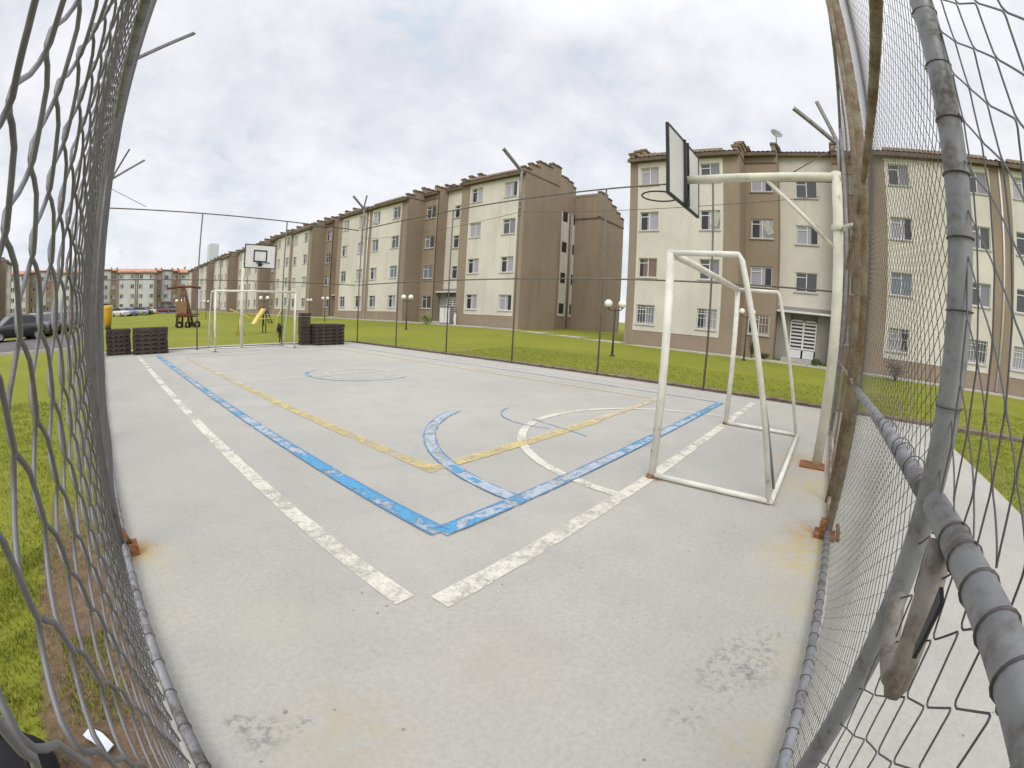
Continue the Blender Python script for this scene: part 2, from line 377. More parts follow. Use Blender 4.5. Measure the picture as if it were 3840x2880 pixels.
# ------------------------------------------------------------------ chain-link
def chainlink(name,parent,mat,origin,ud,nd,u0,u1,z0,z1,a,bv,r,sides=3,fine=False,bulge=None,jit=.004,phase=(0,0),dep=None,bow=0.):
    dep=dep or r
    """woven wire: every wire is a zigzag a,b,a,b...; lattice vectors a=(du,dz), bv=(du,dz)"""
    A=np.array(a); B=np.array(bv); inv=np.linalg.inv(np.stack([A,B],1))
    cs=np.array([[u,z] for u in (u0,u1) for z in (z0,z1)])-np.array([u0,z0])
    ij=(inv@cs.T).T; imin,jmin=np.floor(ij.min(0)).astype(int)-1; imax,jmax=np.ceil(ij.max(0)).astype(int)+1
    I,J=np.meshgrid(np.arange(imin,imax+2),np.arange(jmin,jmax+2),indexing='ij')
    N=np.array([u0,z0])+np.array(phase)+I[...,None]*A+J[...,None]*B
    N=N+rng.normal(0,jit,N.shape)
    polys=[]
    for w in range(imin-jmax,imax-jmin+1):
        seq=[]
        i,j=imin,imin-w
        if j<jmin: j=jmin; i=w+jmin
        while i<=imax and j<=jmax:
            seq.append((i,j,0)); 
            if i+1<=imax: seq.append((i+1,j,1))
            i+=1; j+=1
        if len(seq)<2: continue
        pts=[N[q[0]-imin,q[1]-jmin] for q in seq]
        run=[]
        for k in range(len(pts)-1):
            p,q=pts[k],pts[k+1]; mid=(p+q)/2
            ok = u0<=mid[0]<=u1 and z0<=mid[1]<=z1
            if ok:
                side=1 if seq[k][2]==0 else -1
                if not run: run.append((*p,0.))
                if fine:
                    lat=np.array([-(q-p)[1],(q-p)[0]])*bow
                    for t,h in ((.10,.55),(.28,1.),(.5,1.1),(.72,1.),(.90,.55)):
                        m=p+(q-p)*t+lat*math.sin(2*PI*t); run.append((m[0],m[1],side*dep*h))
                    pull=(pts[k+2]+p)/2-q if k+2<len(pts) else np.zeros(2)
                    c=q+pull*.07; run.append((c[0],c[1],0.))
                else: run.append((*q,0.))
            elif run: polys.append(run); run=[]
        if run: polys.append(run)
    V=[];F=[];base=0
    o=np.array(origin); U=np.array(ud); Nn=np.array(nd); Z=np.array([0,0,1.])
    for run in polys:
        R=np.array(run); 
        if len(R)<2: continue
        u,z,n=R[:,0],R[:,1],R[:,2]
        if bulge is not None: n=n+bulge(u,z)
        P=o+u[:,None]*U+z[:,None]*Z+n[:,None]*Nn
        T=np.gradient(P,axis=0); T/=np.linalg.norm(T,axis=1)[:,None]+1e-12
        Sd=np.cross(T,Nn); Sd/=np.linalg.norm(Sd,axis=1)[:,None]+1e-12
        N2=np.cross(Sd,T)
        ang=np.arange(sides)*2*PI/sides
        ring=P[:,None,:]+r*(np.cos(ang)[None,:,None]*N2[:,None,:]+np.sin(ang)[None,:,None]*Sd[:,None,:])
        V.append(ring.reshape(-1,3)); m=len(R)
        k=np.arange(m-1)[:,None]*sides; jn=np.arange(sides)[None,:]; j2=(jn+1)%sides
        F.append((np.stack([k+jn,k+j2,k+sides+j2,k+sides+jn],-1)+base).reshape(-1,4)); base+=m*sides
    V=np.concatenate(V); F=np.concatenate(F)
    me=bpy.data.meshes.new(name); me.vertices.add(len(V)); me.vertices.foreach_set('co',V.ravel())
    me.loops.add(F.size); me.loops.foreach_set('vertex_index',F.ravel()); me.polygons.add(len(F))
    me.polygons.foreach_set('loop_start',np.arange(len(F))*4); me.polygons.foreach_set('use_smooth',np.ones(len(F),bool))
    me.update(calc_edges=True); me.validate(); me.materials.append(mat)
    return link(name,me,parent)
def post(parent,x,y,r,h,mat,ext=0.,arms=(),z0=0.,plate=False):
    mb=MB(); mb.tube([(x,y,z0-.05),(x,y,h)],r,10)
    if plate: mb.box(x-.07,x+.07,y-.07,y+.07,0,.012)
    p=mb.build('post',mat,parent)
    if ext:
        e=MB(); e.tube([(x,y,h-.55),(x,y,h+ext)],r*1.35,8)
        for zz in (h-.5,h-.3,h-.1): e.tube([(x,y,zz),(x,y,zz+.05)],r*1.9,8)
        e.build('post_extension',M['galv_post'],p)
    for q in arms:
        a=MB(); d=(Vector(q)-Vector((x,y,h+ext-.03))).normalized(); A=Vector((x,y,h+ext-.03)); side=d.cross(Vector((0,0,1))).normalized()
        # an angle-iron arm: two thin flanges
        up=side.cross(d).normalized(); w=.075
        for (s1,s2) in ((side,up),(up,side)):
            c=[A, A+s1*w, A+s1*w+s2*.008, A+s2*.008]; L=Vector(q)-A
            a.poly([tuple(k) for k in c]); a.poly([tuple(k+L) for k in reversed(c)])
            for i in range(4):
                p1,p2=c[i],c[(i+1)%4]; a.poly([tuple(p2),tuple(p1),tuple(p1+L),tuple(p2+L)])
        a.build('barbed_wire_arm',M['galv_post'],p)
    return p
def rail(parent,p,q,r,mat,sag=0.,n=2,name='rail'):
    mb=MB(); P,Q=Vector(p),Vector(q)
    mb.tube([P+(Q-P)*i/(n-1)-Vector((0,0,sag*4*(i/(n-1))*(1-i/(n-1)))) for i in range(n)],r,8)
    return mb.build(name,mat,parent)
H,HM=4.9,2.49
# the long fence that the camera stands against
LX=-.05
fl=thing('chain_link_fence','tall grey chain-link fence close on the left, in front of grass and bare soil','fence',(0,0,0))
def bul(u,z): return .012*np.sin(u*2.1+z*1.7)+.010*np.sin(u*.9-z*2.3)
Or=(LX-.025,0,0)
chainlink('wire_mesh',fl,M['wire'],Or,(0,1,0),(-1,0,0),-.6,2.6,.05,H,(.058,.069),(-.050,.069),.0024,7,True,bul,.0045,(0,0),.0046,.06)
chainlink('wire_mesh',fl,M['wire'],(LX+.012,0,0),(0,1,0),(-1,0,0),2.6,17.2,.05,H,(.052,.062),(-.047,.062),.0022,4,False,bul)
for i in range(6):
    y=2.8+i*2.86
    big=i in (2,5)
    arms=()
    if i==2: arms=((.90,8.5,6.55),)
    if i==5: arms=((1.03,17.1,6.55),(.40,16.5,6.72))
    post(fl,LX-.025,y,.027,H,M['galv_post'],.92 if big else 0,arms)
for (z,r,y1) in ((.05,.024,17.1),(HM,.022,17.1),(H,.024,17.1)): rail(fl,(LX,-.5 if z<1 else 1.3,z),(LX,y1,z),r,M['galv'])
rb=MB(); rb.box(-.02,.035,2.74,2.83,0,.07); rb.tube([(-.01,2.78,.07),(LX,2.8,.16)],.016,6); rb.build('rusty_bracket',M['rust'],fl)
rail(fl,(LX,17.1,5.5),(1.3,17.1,4.95),.012,M['galv'],name='brace')
for i in range(26):
    y=.9+i*.19; t=MB(); t.lathe([(.0265,0),(.029,.002),(.0265,.004)],(LX,y,.05),10,axis='y'); 
    if i<14: t.build('tie_wire',M['thin_wire'],fl)

# the end fence beside the camera, with the gate in it
RY=-.26
fr=thing('chain_link_fence','rusty chain-link end fence on two leaning brown posts behind the white hoop post','fence',(0,0,0))
def bul2(u,z): return .014*np.sin(u*3.1+z*1.3)+.010*np.sin(u*1.2-z*2.9)
Or=(0,RY-.02,0)
FA,FB=(.033,.034),(-.036,.023)
chainlink('wire_mesh',fr,M['wire_rust'],Or,(1,0,0),(0,-1,0),3.44,10.4,.05,H,FA,FB,.0014,3,False,bul2,.002)
chainlink('wire_mesh',fr,M['wire_mid'],Or,(1,0,0),(0,-1,0),.92,3.44,2.58,H,FA,FB,.0011,4,False,bul2,.002)
chainlink('wire_mesh',fr,M['wire_dark'],Or,(1,0,0),(0,-1,0),-.1,.90,2.60,H,(.082,.074),(.014,.106),.0018,5,True,bul2)
for (x,r,mt,ext,arms) in ((3.43,.034,'rust_post',0,()),(4.25,.038,'rust_post',0,()),(7.55,.03,'galv_post',0,()),(10.42,.03,'galv_post',.92,((9.6,.63,6.29),(10.35,.15,6.85)))):
    post(fr,x,RY,r,H,M[mt],ext,arms)
rail(fr,(0.,RY,2.57),(10.4,RY,2.57),.026,M['rust_post']); rail(fr,(.3,RY,H),(10.4,RY,H),.024,M['galv']); rail(fr,(3.4,RY,.05),(10.4,RY,.05),.022,M['rust_post'])
rail(fr,(3.6,RY,1.1),(10.4,RY,1.1),.02,M['rust_post'])
rb=MB(); rb.box(3.36,3.50,-.33,-.16,0,.035); rb.box(3.40,3.47,-.24,-.19,.03,.13); rb.tube([(3.4,-.36,.0),(3.46,-.33,.10),(3.5,-.36,.02)],.014,6); rb.build('rusty_base_plate',M['rust'],fr)
# the gate panel
gt=thing('fence_gate','galvanised pipe gate with loose chain-link mesh and a hanging latch pipe','gate',(0,0,0))
chainlink('wire_mesh',gt,M['wire_mid'],Or,(1,0,0),(0,-1,0),.92,3.40,.05,2.57,FA,FB,.0011,4,False,bul2,.002)
chainlink('wire_mesh',gt,M['wire_dark'],Or,(1,0,0),(0,-1,0),-.1,.90,1.13,2.56,(.082,.074),(.014,.106),.0018,6,True,bul2)
chainlink('wire_mesh',gt,M['wire_dark'],Or,(1,0,0),(0,-1,0),-.1,.90,.05,1.13,(.074,-.058),(.018,.104),.0018,6,True,bul2)
mb=MB(); mb.tube([(.925,RY,.02),(.915,RY,1.3),(.90,RY,2.7),(.90,RY,4.9)],.0255,14); mb.build('gate_stile',M['galv'],gt)
mb=MB(); mb.tube([(.99,RY-.012,.02),(.985,RY-.012,1.25)],.0075,8); mb.build('rusty_rod',M['rust_post'],gt)
mb=MB(); mb.tube([(-.2,RY,1.135),(.86,RY,1.135)],.0255,14); mb.tube([(.97,RY,1.13),(3.40,RY,1.10)],.0245,14); mb.build('gate_rail',M['galv'],gt)
mb=MB(); mb.tube([(-.2,RY,.05),(3.40,RY,.05)],.023,10); mb.build('bottom_rail',M['galv'],gt)
mb=MB(); mb.tube([(.745,RY+.005,1.115),(.695,RY+.005,.98),(.662,RY+.005,.89),(.655,RY+.005,.872)],[.0235,.0235,.0225,.013],14); mb.build('latch_pipe',M['latch'],gt)
mb=MB(); mb.tube([(.91,RY,.935),(.865,RY+.004,.905),(.80,RY+.004,.868),(.71,RY+.004,.872),(.675,RY+.005,.90)],[.015,.020,.020,.019,.018],12); mb.build('latch_elbow',M['latch'],gt)
mb=MB(); mb.prism([(.612,1.075),(.640,1.085),(.636,.99),(.622,.975)],RY+.012,RY+.019,'y'); mb.build('latch_blade',M['black_steel'],gt)
def ring(parent,c,r,ax,w=.0018):
    t=MB(); t.lathe([(r,-w),(r+w*1.6,-w*.4),(r+w*1.6,w*.4),(r,w)],c,16,axis=ax); t.build('tie_wire',M['thin_wire'],parent)
for x in (.70,.63,.545,.455,.37,1.12,1.27,1.34,1.62,1.72): ring(gt,(x,RY,1.135),.0258,'x')
for z in (1.30,1.47,1.60,1.72,1.83,1.95,2.08): ring(gt,(.91,RY,z),.0262,'z')
for x in [1.15+.11*i for i in range(20)]: ring(gt,(x,RY,.05),.0235,'x')

# far side and far end fences
FX=10.42
ff=thing('chain_link_fence','thin wire side fence with slim brown posts along the lawn before the flats','fence',(0,0,0))
chainlink('wire_mesh',ff,M['wire_dark'],(FX+.02,0,0),(0,1,0),(1,0,0),-.2,17.2,.06,H,(.085,.055),(-.085,.055),.0009,3,False,None,.003)
for i in range(7):
    y=-.12+2.86*i+(0 if i else .3)
    if i==0: continue
    arms=((9.55,8.46,6.25),) if i==3 else (((9.83,17.1,6.31),(10.42,16.85,6.4)) if i==6 else ())
    post(ff,FX,y,.024,H,M['far_post'],.92 if arms else 0,arms)
rail(ff,(FX,-.26,.06),(FX,17.2,.06),.02,M['rust_post']); rail(ff,(FX,-.26,HM),(FX,17.2,HM),.02,M['far_post']); rail(ff,(FX,-.26,H),(FX,17.2,H),.022,M['far_post'])
rail(ff,(FX,.2,4.55),(FX,8.4,4.5),.008,M['far_post'],.25,16,'sagging_wire'); rail(ff,(FX,8.5,4.5),(FX,17.1,4.5),.008,M['far_post'],.22,16,'sagging_wire')
rail(ff,(FX,-.26,5.75),(FX,1.0,5.0),.014,M['far_post'],name='brace'); rail(ff,(FX,17.1,5.5),(FX,15.9,4.95),.014,M['far_post'],name='brace')
EY=17.35
fe=thing('chain_link_fence','thin wire end fence with a dark post behind the far goal','fence',(0,0,0))
chainlink('wire_mesh',fe,M['wire_dark'],(0,EY+.02,0),(1,0,0),(0,1,0),0,FX,.06,H,(.085,.055),(-.085,.055),.0009,3,False,None,.003)
for (x,mt) in ((3.5,'far_post'),(7.0,'far_post')): post(fe,x,EY,.026,H,M[mt],plate=True)
rail(fe,(LX,EY,H),(FX,EY,H),.022,M['far_post']); rail(fe,(LX,EY,HM),(FX,EY,HM),.018,M['far_post']); rail(fe,(LX,EY,.05),(FX,EY,.05),.018,M['far_post'])

# ------------------------------------------------------------------ goals
def goal(name,label,y,sgn):
    """a pipe goal; sgn -1: the net side lies at smaller y"""
    t=thing(name,label,'goal',(cx,y,0),0,'football goals')
    W,Hh,d0,d1=1.54,2.04,.62,1.14; r=.037; rs=.026
    for s in (-1,1):
        mb=MB(); mb.tube([(s*W,0,0),(s*W,0,Hh)],r,14); mb.build('goal_post',M['white_steel'],t)
        mb=MB(); mb.tube([(s*W,0,Hh),(s*W,sgn*d0,Hh),(s*W,sgn*(d0+.03),Hh-.05),(s*W,sgn*(d1-.02),.03)],rs,10); mb.build('back_strut',M['white_steel'],t)
        mb=MB(); mb.tube([(s*W,0,.03),(s*W,sgn*d1,.03)],rs,10); mb.build('ground_bar',M['white_steel'],t)
    mb=MB(); mb.tube([(-W-.02,0,Hh),(W+.02,0,Hh)],r,14); mb.build('crossbar',M['white_steel'],t)
    mb=MB(); mb.tube([(-W,sgn*d1,.03),(W,sgn*d1,.03)],rs,10); mb.build('ground_bar',M['white_steel'],t)
    mb=MB(); mb.tube([(-W+.06,sgn*.9,.95),(-W+.30,sgn*(d1-.02),.05)],.014,8); mb.build('brace_rod',M['galv_post'],t)
    for s in (-1,1):
        mb=MB(); mb.lathe([(.001,0),(.058,0),(.05,.015),(.040,.035)],(s*W,0,.001),12); mb.build('rusty_foot',M['rust'],t)
    return t
goal('football_goal','near white pipe goal frame without a net, rusty at its feet',1.40,-1)
goal('football_goal','far white pipe goal frame between the two dark pallet stacks',15.9,1)

# ------------------------------------------------------------------ hoops
def hoop(label,x,y,sgn,face_mark,ang,zz=(2.92,3.80),w=.60):
    """post at (x,y); arm reaches sgn*1.75 along y to the backboard"""
    t=thing('basketball_hoop',label,'hoop',(x,y,0),ang,'basketball hoops')
    mb=MB(); mb.tube([(0,0,0),(0,0,3.34 if face_mark==False else 3.2)],.061,16); mb.build('hoop_post',M['cream_steel'],t)
    mb=MB(); za=3.28 if not face_mark else 3.14; mb.tube([(0,-sgn*.06,za),(0,sgn*1.86,za-.02)],.054,14)
    a=mb.build('arm',M['cream_steel'],t)
    mb=MB(); mb.tube([(0,sgn*.06,2.46),(0,sgn*.84,3.22)],.024,10); mb.build('brace',M['cream_steel'],t)
    yb=sgn*1.90; z0,z1=zz
    mb=MB(); mb.box(-w,w,yb-.012,yb+.012,z0,z1); b=mb.build('backboard',M['board'],t)
    mb=MB()
    for (xa,xb,za,zb) in ((-w-.012,w+.012,z1-.018,z1+.012),(-w-.012,w+.012,z0-.012,z0+.018),(-w-.012,-w+.018,z0+.018,z1-.018),(w-.018,w+.012,z0+.018,z1-.018)): mb.box(xa,xb,yb-.018,yb+.018,za,zb)
    mb.build('frame',M['black_steel'],b)
    mb=MB(); back=yb-sgn*.02
    for xa in (-.07,.05): mb.box(xa,xa+.02,back-sgn*.03,back,z0,z1)
    mb.box(-.05,.05,back-sgn*.04,back,z0,3.02); mb.build('back_stiffener',M['black_steel'],b)
    if face_mark:
        mb=MB(); f=yb+sgn*.0165
        q=z0+.2
        for (xa,xb,za,zb) in ((-.25,.25,q+.36,q+.405),(-.25,.25,q,q+.045),(-.25,-.205,q+.045,q+.36),(.205,.25,q+.045,q+.36)): mb.box(xa,xb,f-.003,f+.003,za,zb)
        mb.build('target_square',M['black_steel'],b)
    mb=MB(); zr=z0+.14; cc=Vector((0,yb+sgn*.33,zr)); R=.235
    mb.tube([(cc.x+R*math.cos(k*2*PI/36),cc.y+R*math.sin(k*2*PI/36),cc.z) for k in range(37)],.011,8,cap=False)
    for s in (-1,1): mb.tube([(s*.05,yb,zr-.02),(s*.13,cc.y-sgn*(R-.04),zr)],.010,6)
    mb.box(-.07,.07,yb+sgn*.012,yb+sgn*.024,zr-.08,zr+.04); mb.build('rim',M['black_steel'],t)
    return t
h=hoop('large basketball hoop on a cream post behind the near goal, seen from its back',5.45,-.09,1,False,0)
mb=MB(); mb.tube([(-.02,-.03,2.68),(-.3,-.16,2.66)],.02,8); mb.lathe([(.082,-.03),(.09,0),(.082,.03)],(0,0,2.68),14); mb.build('clamp',M['cream_steel'],h)
mb=MB(); mb.box(-.16,.12,-.10,.20,.001,.018); mb.build('rusty_base_plate',M['rust'],h)
hoop('basketball hoop behind the far goal, white board with a black square',5.2,17.05,-1,True,0,(2.78,3.56),.56)

# ------------------------------------------------------------------ blocks of flats
ROWS=((1.13,2.16),(3.62,4.66),(6.16,7.20),(8.72,9.76)); EAVE=10.3; SL=.34
WIN=[]
def window_meshes():
    fr=MB(); W,Hh=.53,1.04
    for (a,b,c,d) in ((-W,W,0,.05),(-W,W,Hh-.05,Hh),(-W,-W+.045,.05,Hh-.05),(W-.045,W,.05,Hh-.05),(-.022,.022,.05,Hh-.05)): fr.box(-.005,.05,a,b,c,d)
    fr.box(-.003,.045,.022,W-.045,.76,.80)
    fr.box(-.14,.05,-W-.06,W+.06,-.06,-.005,1)
    frame=fr.mesh('window_frame',[M['alu'],M['sill']])
    panes=[]
    for (l,rr,o) in (('glass','glass',0),('curtain','curtain',0),('glass_dark','curtain',.30),('curtain','glass_dark',.36),('glass','curtain_grey',0),('glass_blue','glass_blue',0),('curtain_grey','glass',.0),('curtain_warm','glass_dark',.2)):
        mb=MB(); xa,xb=-W+.045,W-.045; cut=0. if o==0 else (-W+.045+ (2*W-.09)*(o if l=='glass_dark' else 1-o))
        mb.poly([(.02,cut,.05),(.02,xa,.05),(.02,xa,Hh-.05),(.02,cut,Hh-.05)],0)
        mb.poly([(.028,xb,.05),(.028,cut,.05),(.028,cut,Hh-.05),(.028,xb,Hh-.05)],1)
        panes.append(mb.mesh('pane',[M[l],M[rr]]))
    g=MB()
    for i in range(7): y=-W+.06+i*(2*W-.12)/6; g.box(-.045,-.033,y-.008,y+.008,.03,Hh-.03)
    for z in (.10,.55,.9): g.box(-.034,-.026,-W+.03,W-.03,z-.01,z+.01)
    grille=g.mesh('grille',[M['alu']])
    s=MB(); s.box(-.40,.02,-.22,.22,.0,.02); 
    return frame,panes,grille
FRAME,PANES,GRILLE=window_meshes()
def add_window(b,d,y,z,wr,kind=None,grille=False,scale=1.):
    w=link('window',FRAME,b,(d+.07,y,z)); 
    w.scale=(1,scale,1)
    k=kind if kind is not None else wr.choices(range(8),(3,2,4,4,2,1,2,1))[0]
    link('pane',PANES[k],w)
    if grille: link('grille',GRILLE,w)
    return w
def open_sash(b,d,y,z,side):
    mb=MB(); mb.box(-.012,.012,-.18,.18,-.36,.36); o=mb.build('open_sash',M['alu'],b); o.location=(d-.22,y,z+.52); o.rotation_euler=(side*.42,-.45,0)
def holed(mb,d,y0,y1,z0,z1,holes,depth=.12,m=0):
    """wall face at depth d (looking towards -d) with rectangular holes and their reveals"""
    ysx=sorted({y0,y1,*[h[0] for h in holes],*[h[1] for h in holes]}); zs=sorted({z0,z1,*[h[2] for h in holes],*[h[3] for h in holes]})
    for i in range(len(ysx)-1):
        for j in range(len(zs)-1):
            a,b,c,e=ysx[i],ysx[i+1],zs[j],zs[j+1]; my,mz=(a+b)/2,(c+e)/2
            if any(h[0]<my<h[1] and h[2]<mz<h[3] for h in holes): continue
            mb.poly([(d,b,c),(d,a,c),(d,a,e),(d,b,e)],m)
    for (a,b,c,e) in holes:
        D=d+depth
        mb.poly([(d,a,c),(D,a,c),(D,a,e),(d,a,e)],m); mb.poly([(D,b,c),(d,b,c),(d,b,e),(D,b,e)],m)
        mb.poly([(d,b,c),(D,b,c),(D,a,c),(d,a,c)],m); mb.poly([(d,a,e),(D,a,e),(D,b,e),(d,b,e)],m)
STEPS=((-.12,.6,10.62),(.6,1.5,11.05),(1.5,3.0,11.48),(3.0,4.1,11.80),(4.1,4.8,11.2),(4.8,6.0,10.85),(6.0,7.6,10.5))
def fin(wall,cap,y0,y1,steps=STEPS,zb=EAVE+.001,lift=0.):
    for (a,b,z) in steps:
        wall.box(a,b,y0,y1,zb,z+lift-.05)
        k=max(1,round((b-a)/.45))
        for i in range(k):
            p,q=a+(b-a)*i/k,a+(b-a)*(i+1)/k
            cap.prism([(p-.05,z+lift-.05),(q+.02,z+lift-.05),(q+.02,z+lift-.0),(p-.05,z+lift+.07)],y0-.06,y1+.06,'y')
def roof_strip(mb,y0,y1,d0,m=0,ridge=3.2,back=6.0,per=.26):
    n=max(2,int((y1-y0)/per*4)); rows=[d0-.32,min(d0+.3,ridge-.1),ridge-.05,ridge,back]
    base=len(mb.v)
    for d in rows:
        z=EAVE+.10+SL*min(d,ridge)-(max(0,d-ridge))*.6
        for i in range(n+1):
            y=y0+(y1-y0)*i/n; mb.v.append((d,y,z+.045*abs(math.sin(PI*(i/4.)))))
    for r in range(len(rows)-1):
        for i in range(n):
            mb.f.append((base+r*(n+1)+i,base+(r+1)*(n+1)+i,base+(r+1)*(n+1)+i+1,base+r*(n+1)+i+1)); mb.m.append(m); mb.sm.append(False)
def fascia_strip(mb,y0,y1,d0):
    z=EAVE+.09+SL*(d0-.32)
    mb.box(d0-.30,d0-.24,y0,y1,z-.20,z-.002); mb.box(d0-.24,d0+.02,y0,y1,z-.14,z-.08)
def block(name,label,loc,rotz,segs,group,seed,end=True,roof='tile',panel='cream',detail=True,door=True,grill=False):
    """segs: list along local y of ('P',len) window panels, ('R',len) recessed stair bays, ('J',gap) joints"""
    wr=random.Random(seed)
    def moulding(*q):
        mb=MB(); mb.box(*q); mb.build('moulding',M['fascia'],b)
    b=thing(name,label,'building',loc,rotz,group)
    brown=MB(); cap=MB()
    y=0.; nseg=len(segs); total=sum(s[1] for s in segs)
    for si,(k,L) in enumerate(segs):
        a,e=y,y+L; y=e
        rf=MB(); fa=MB()
        if k=='J':
            brown.box(.06,.4,a,e,-.6,EAVE+.25); roof_strip(rf,a,e,0); fascia_strip(fa,a,e,0)
            pipe=MB(); pipe.tube([(-.03,(a+e)/2,.05),(-.03,(a+e)/2,EAVE-.1)],.05,8); pipe.build('downpipe',M['alu'],b); rf.build('roof',M[roof],b); fa.build('fascia',M['fascia'],b); continue
        if k=='P':
            prevR=si>0 and segs[si-1][0]=='R'; nextR=si<nseg-1 and segs[si+1][0]=='R'
            ea=.85 if prevR else .48; eb=.85 if nextR else .48
            c0,c1=a+ea,e-eb; cream=MB()
            brown.box(0,.3,a,c0,-.6,EAVE); brown.box(0,.3,c1,e,-.6,EAVE); brown.box(.0,.3,c0,c1,-.6,.78); brown.box(0,.3,c0,c1,EAVE-.28,EAVE+.3)
            wins=[c0+.16+.53,c1-.16-.53]
            holes=[(w-.53,w+.53,z0,z1) for w in wins for (z0,z1) in ROWS]
            holed(cream,-.02,c0,c1,.78,EAVE-.28,holes,.13)
            for q in (c0,c1): cream.poly([(-.02,q,.78),(.0,q,.78),(.0,q,EAVE-.28),(-.02,q,EAVE-.28)])
            cream.poly([(-.02,c0,.78),(-.02,c1,.78),(0,c1,.78),(0,c0,.78)])
            cream.build('wall_panel',M[panel],b)
            for w in wins:
                for ri,(z0,z1) in enumerate(ROWS): add_window(b,0.,w,z0,wr,None,grill and ri==0)
            roof_strip(rf,a,e,0,back=4.1); fascia_strip(fa,a-.05,e+.05,0)
            rf.build('roof',M[roof],b); fa.build('fascia',M['fascia'],b)
            # side walls towards the recess and the stepped fire wall above them
            if prevR: brown.box(.3,7.6,a,a+.25,-.6,EAVE); fin(brown,cap,a,a+.28); moulding(0,2.,a-.03,a-.001,EAVE-.01,EAVE+.05)
            if nextR: brown.box(.3,7.6,e-.25,e,-.6,EAVE); fin(brown,cap,e-.28,e); moulding(0,2.,e+.001,e+.03,EAVE-.01,EAVE+.05)
            a2=a+(2.47 if si==0 else .26); e2=e-(2.47 if si==nseg-1 else .26)
            brown.box(.3,4.05,a+.26,e-.26,-.6,EAVE+.2); brown.box(4.051,7.6,a2,e2,-.6,EAVE+.2)
        if k=='R':
            m=(a+e)/2; hb=1.5; d1,d2=1.8,2.9
            for (p,q) in ((a,m-hb),(m+hb,e)):
                rf=MB(); fa=MB()
                w=(p+q)/2; holes=[(w-.60,w+.60,z0-.02,z1+.02) for (z0,z1) in ROWS]
                holed(brown,d1,p,q,-.6,EAVE+SL*d1+.05,holes,.13)
                for ri,(z0,z1) in enumerate(ROWS): add_window(b,d1,w,z0,wr,None,grill and ri==0,1.12)
                roof_strip(rf,p,q,d1); fascia_strip(fa,p,q,d1); moulding(d1-.03,d1-.001,p,q,EAVE+.0,EAVE+.08); rf.build('roof',M[roof],b); fa.build('fascia',M['fascia'],b)
                s=(m-hb if p==a else m+hb); sg=-1 if p==a else 1
                brown.box(d1+.15,7.4,min(s,s+sg*.2),max(s,s+sg*.2),-.6,EAVE+SL*d1+.05)
                fin(brown,cap,min(s,s+sg*.22),max(s,s+sg*.22),((1.55,2.6,11.35),(2.6,3.4,11.7),(3.4,4.2,11.9)),EAVE+SL*d1+.052)
                brown.box(d1+.2,7.4,min(p,q)+.21,max(p,q)-.21,-.6,EAVE+.4)
            holes=[(m-.62,m+.62,z0,z1) for (z0,z1) in ROWS[1:]]; cream=MB(); grey=MB(); rf=MB(); fa=MB()
            holed(cream,d2,m-hb,m+hb,2.8,EAVE+SL*d2+.05,holes,.13)
            for (z0,z1) in ROWS[1:]: add_window(b,d2,m,z0,wr,wr.choice((2,3,2,0)),False,1.16)
            roof_strip(rf,m-hb,m+hb,d2); fascia_strip(fa,m-hb,m+hb,d2)
            grey.box(d2+.02,d2+.3,m-hb,m+hb,-.6,2.8); grey.box(d2-.02,d2+.02,m-hb,m+hb,2.55,2.8)
            cream.build('wall_panel',M[panel],b); grey.build('porch_recess',M['grey_render'],b); rf.build('roof',M[roof],b); fa.build('fascia',M['fascia'],b)
            brown.box(d2+.31,7.4,m-hb+.01,m+hb-.01,-.6,EAVE+.8)
            if door:
                cn=MB(); cn.box(d2-.85,d2-.03,m-hb+.03,m+hb-.03,2.45,2.55); cn.build('canopy',M['alu'],b)
                dr=MB(); dz0,dz1=.16,2.12; hw=.72
                for (p,q,z,zz) in ((-hw,hw,dz1-.07,dz1),(-hw,-hw+.06,dz0,dz1),(hw-.06,hw,dz0,dz1),(-.05,.05,dz0,dz1),(-hw,hw,dz0,dz0+.42)): dr.box(d2-.26,d2-.2,m+p,m+q,z,zz)
                for s in (-1,1):
                    for i in range(8):
                        z=dz0+.45+i*.185; dr.box(d2-.25,d2-.21,m+s*.05,m+s*(hw-.06),z,z+.085)
                o=dr.build('door',M['alu'],b)
                gl=MB(); gl.poly([(d2-.215,m+hw-.05,dz0),(d2-.215,m-hw+.05,dz0),(d2-.215,m-hw+.05,dz1),(d2-.215,m+hw-.05,dz1)]); gl.build('pane',M['glass_dark'],o)
                for (p,q) in ((m-hb+.02,m-hw-.02),(m+hw+.02,m+hb-.02)):
                    sd=MB(); sd.box(d2-.30,d2-.2,p,q,0,2.44); sd.build('porch_wall',M['grey_render'],b)
                st=MB(); st.box(d2-1.5,d2-.2,m-1.0,m+1.0,-.3,.14); st.build('step',M['sill'],b)
    # rear range and the light well between
    for (ya,sg) in ((0.,1),(total,-1)):
        fin(brown,cap,min(ya,ya+sg*.28),max(ya,ya+sg*.28),STEPS[:4]); brown.box(.3,4.05,min(ya,ya+sg*.25),max(ya,ya+sg*.25),-.6,EAVE)
        moulding(-.1,3.9,min(ya-sg*.03,ya-sg*.001),max(ya-sg*.03,ya-sg*.001),EAVE-.02,EAVE+.04)
        fin(brown,cap,min(ya,ya+sg*.28),max(ya,ya+sg*.28),((10.05,11.2,11.6),(11.2,12.0,11.35),(12.0,12.9,10.95),(12.9,13.7,10.55),(13.7,14.4,10.2)),9.3)
        moulding(10.0,14.45,min(ya-sg*.03,ya-sg*.001),max(ya-sg*.03,ya-sg*.001),9.30,9.42)
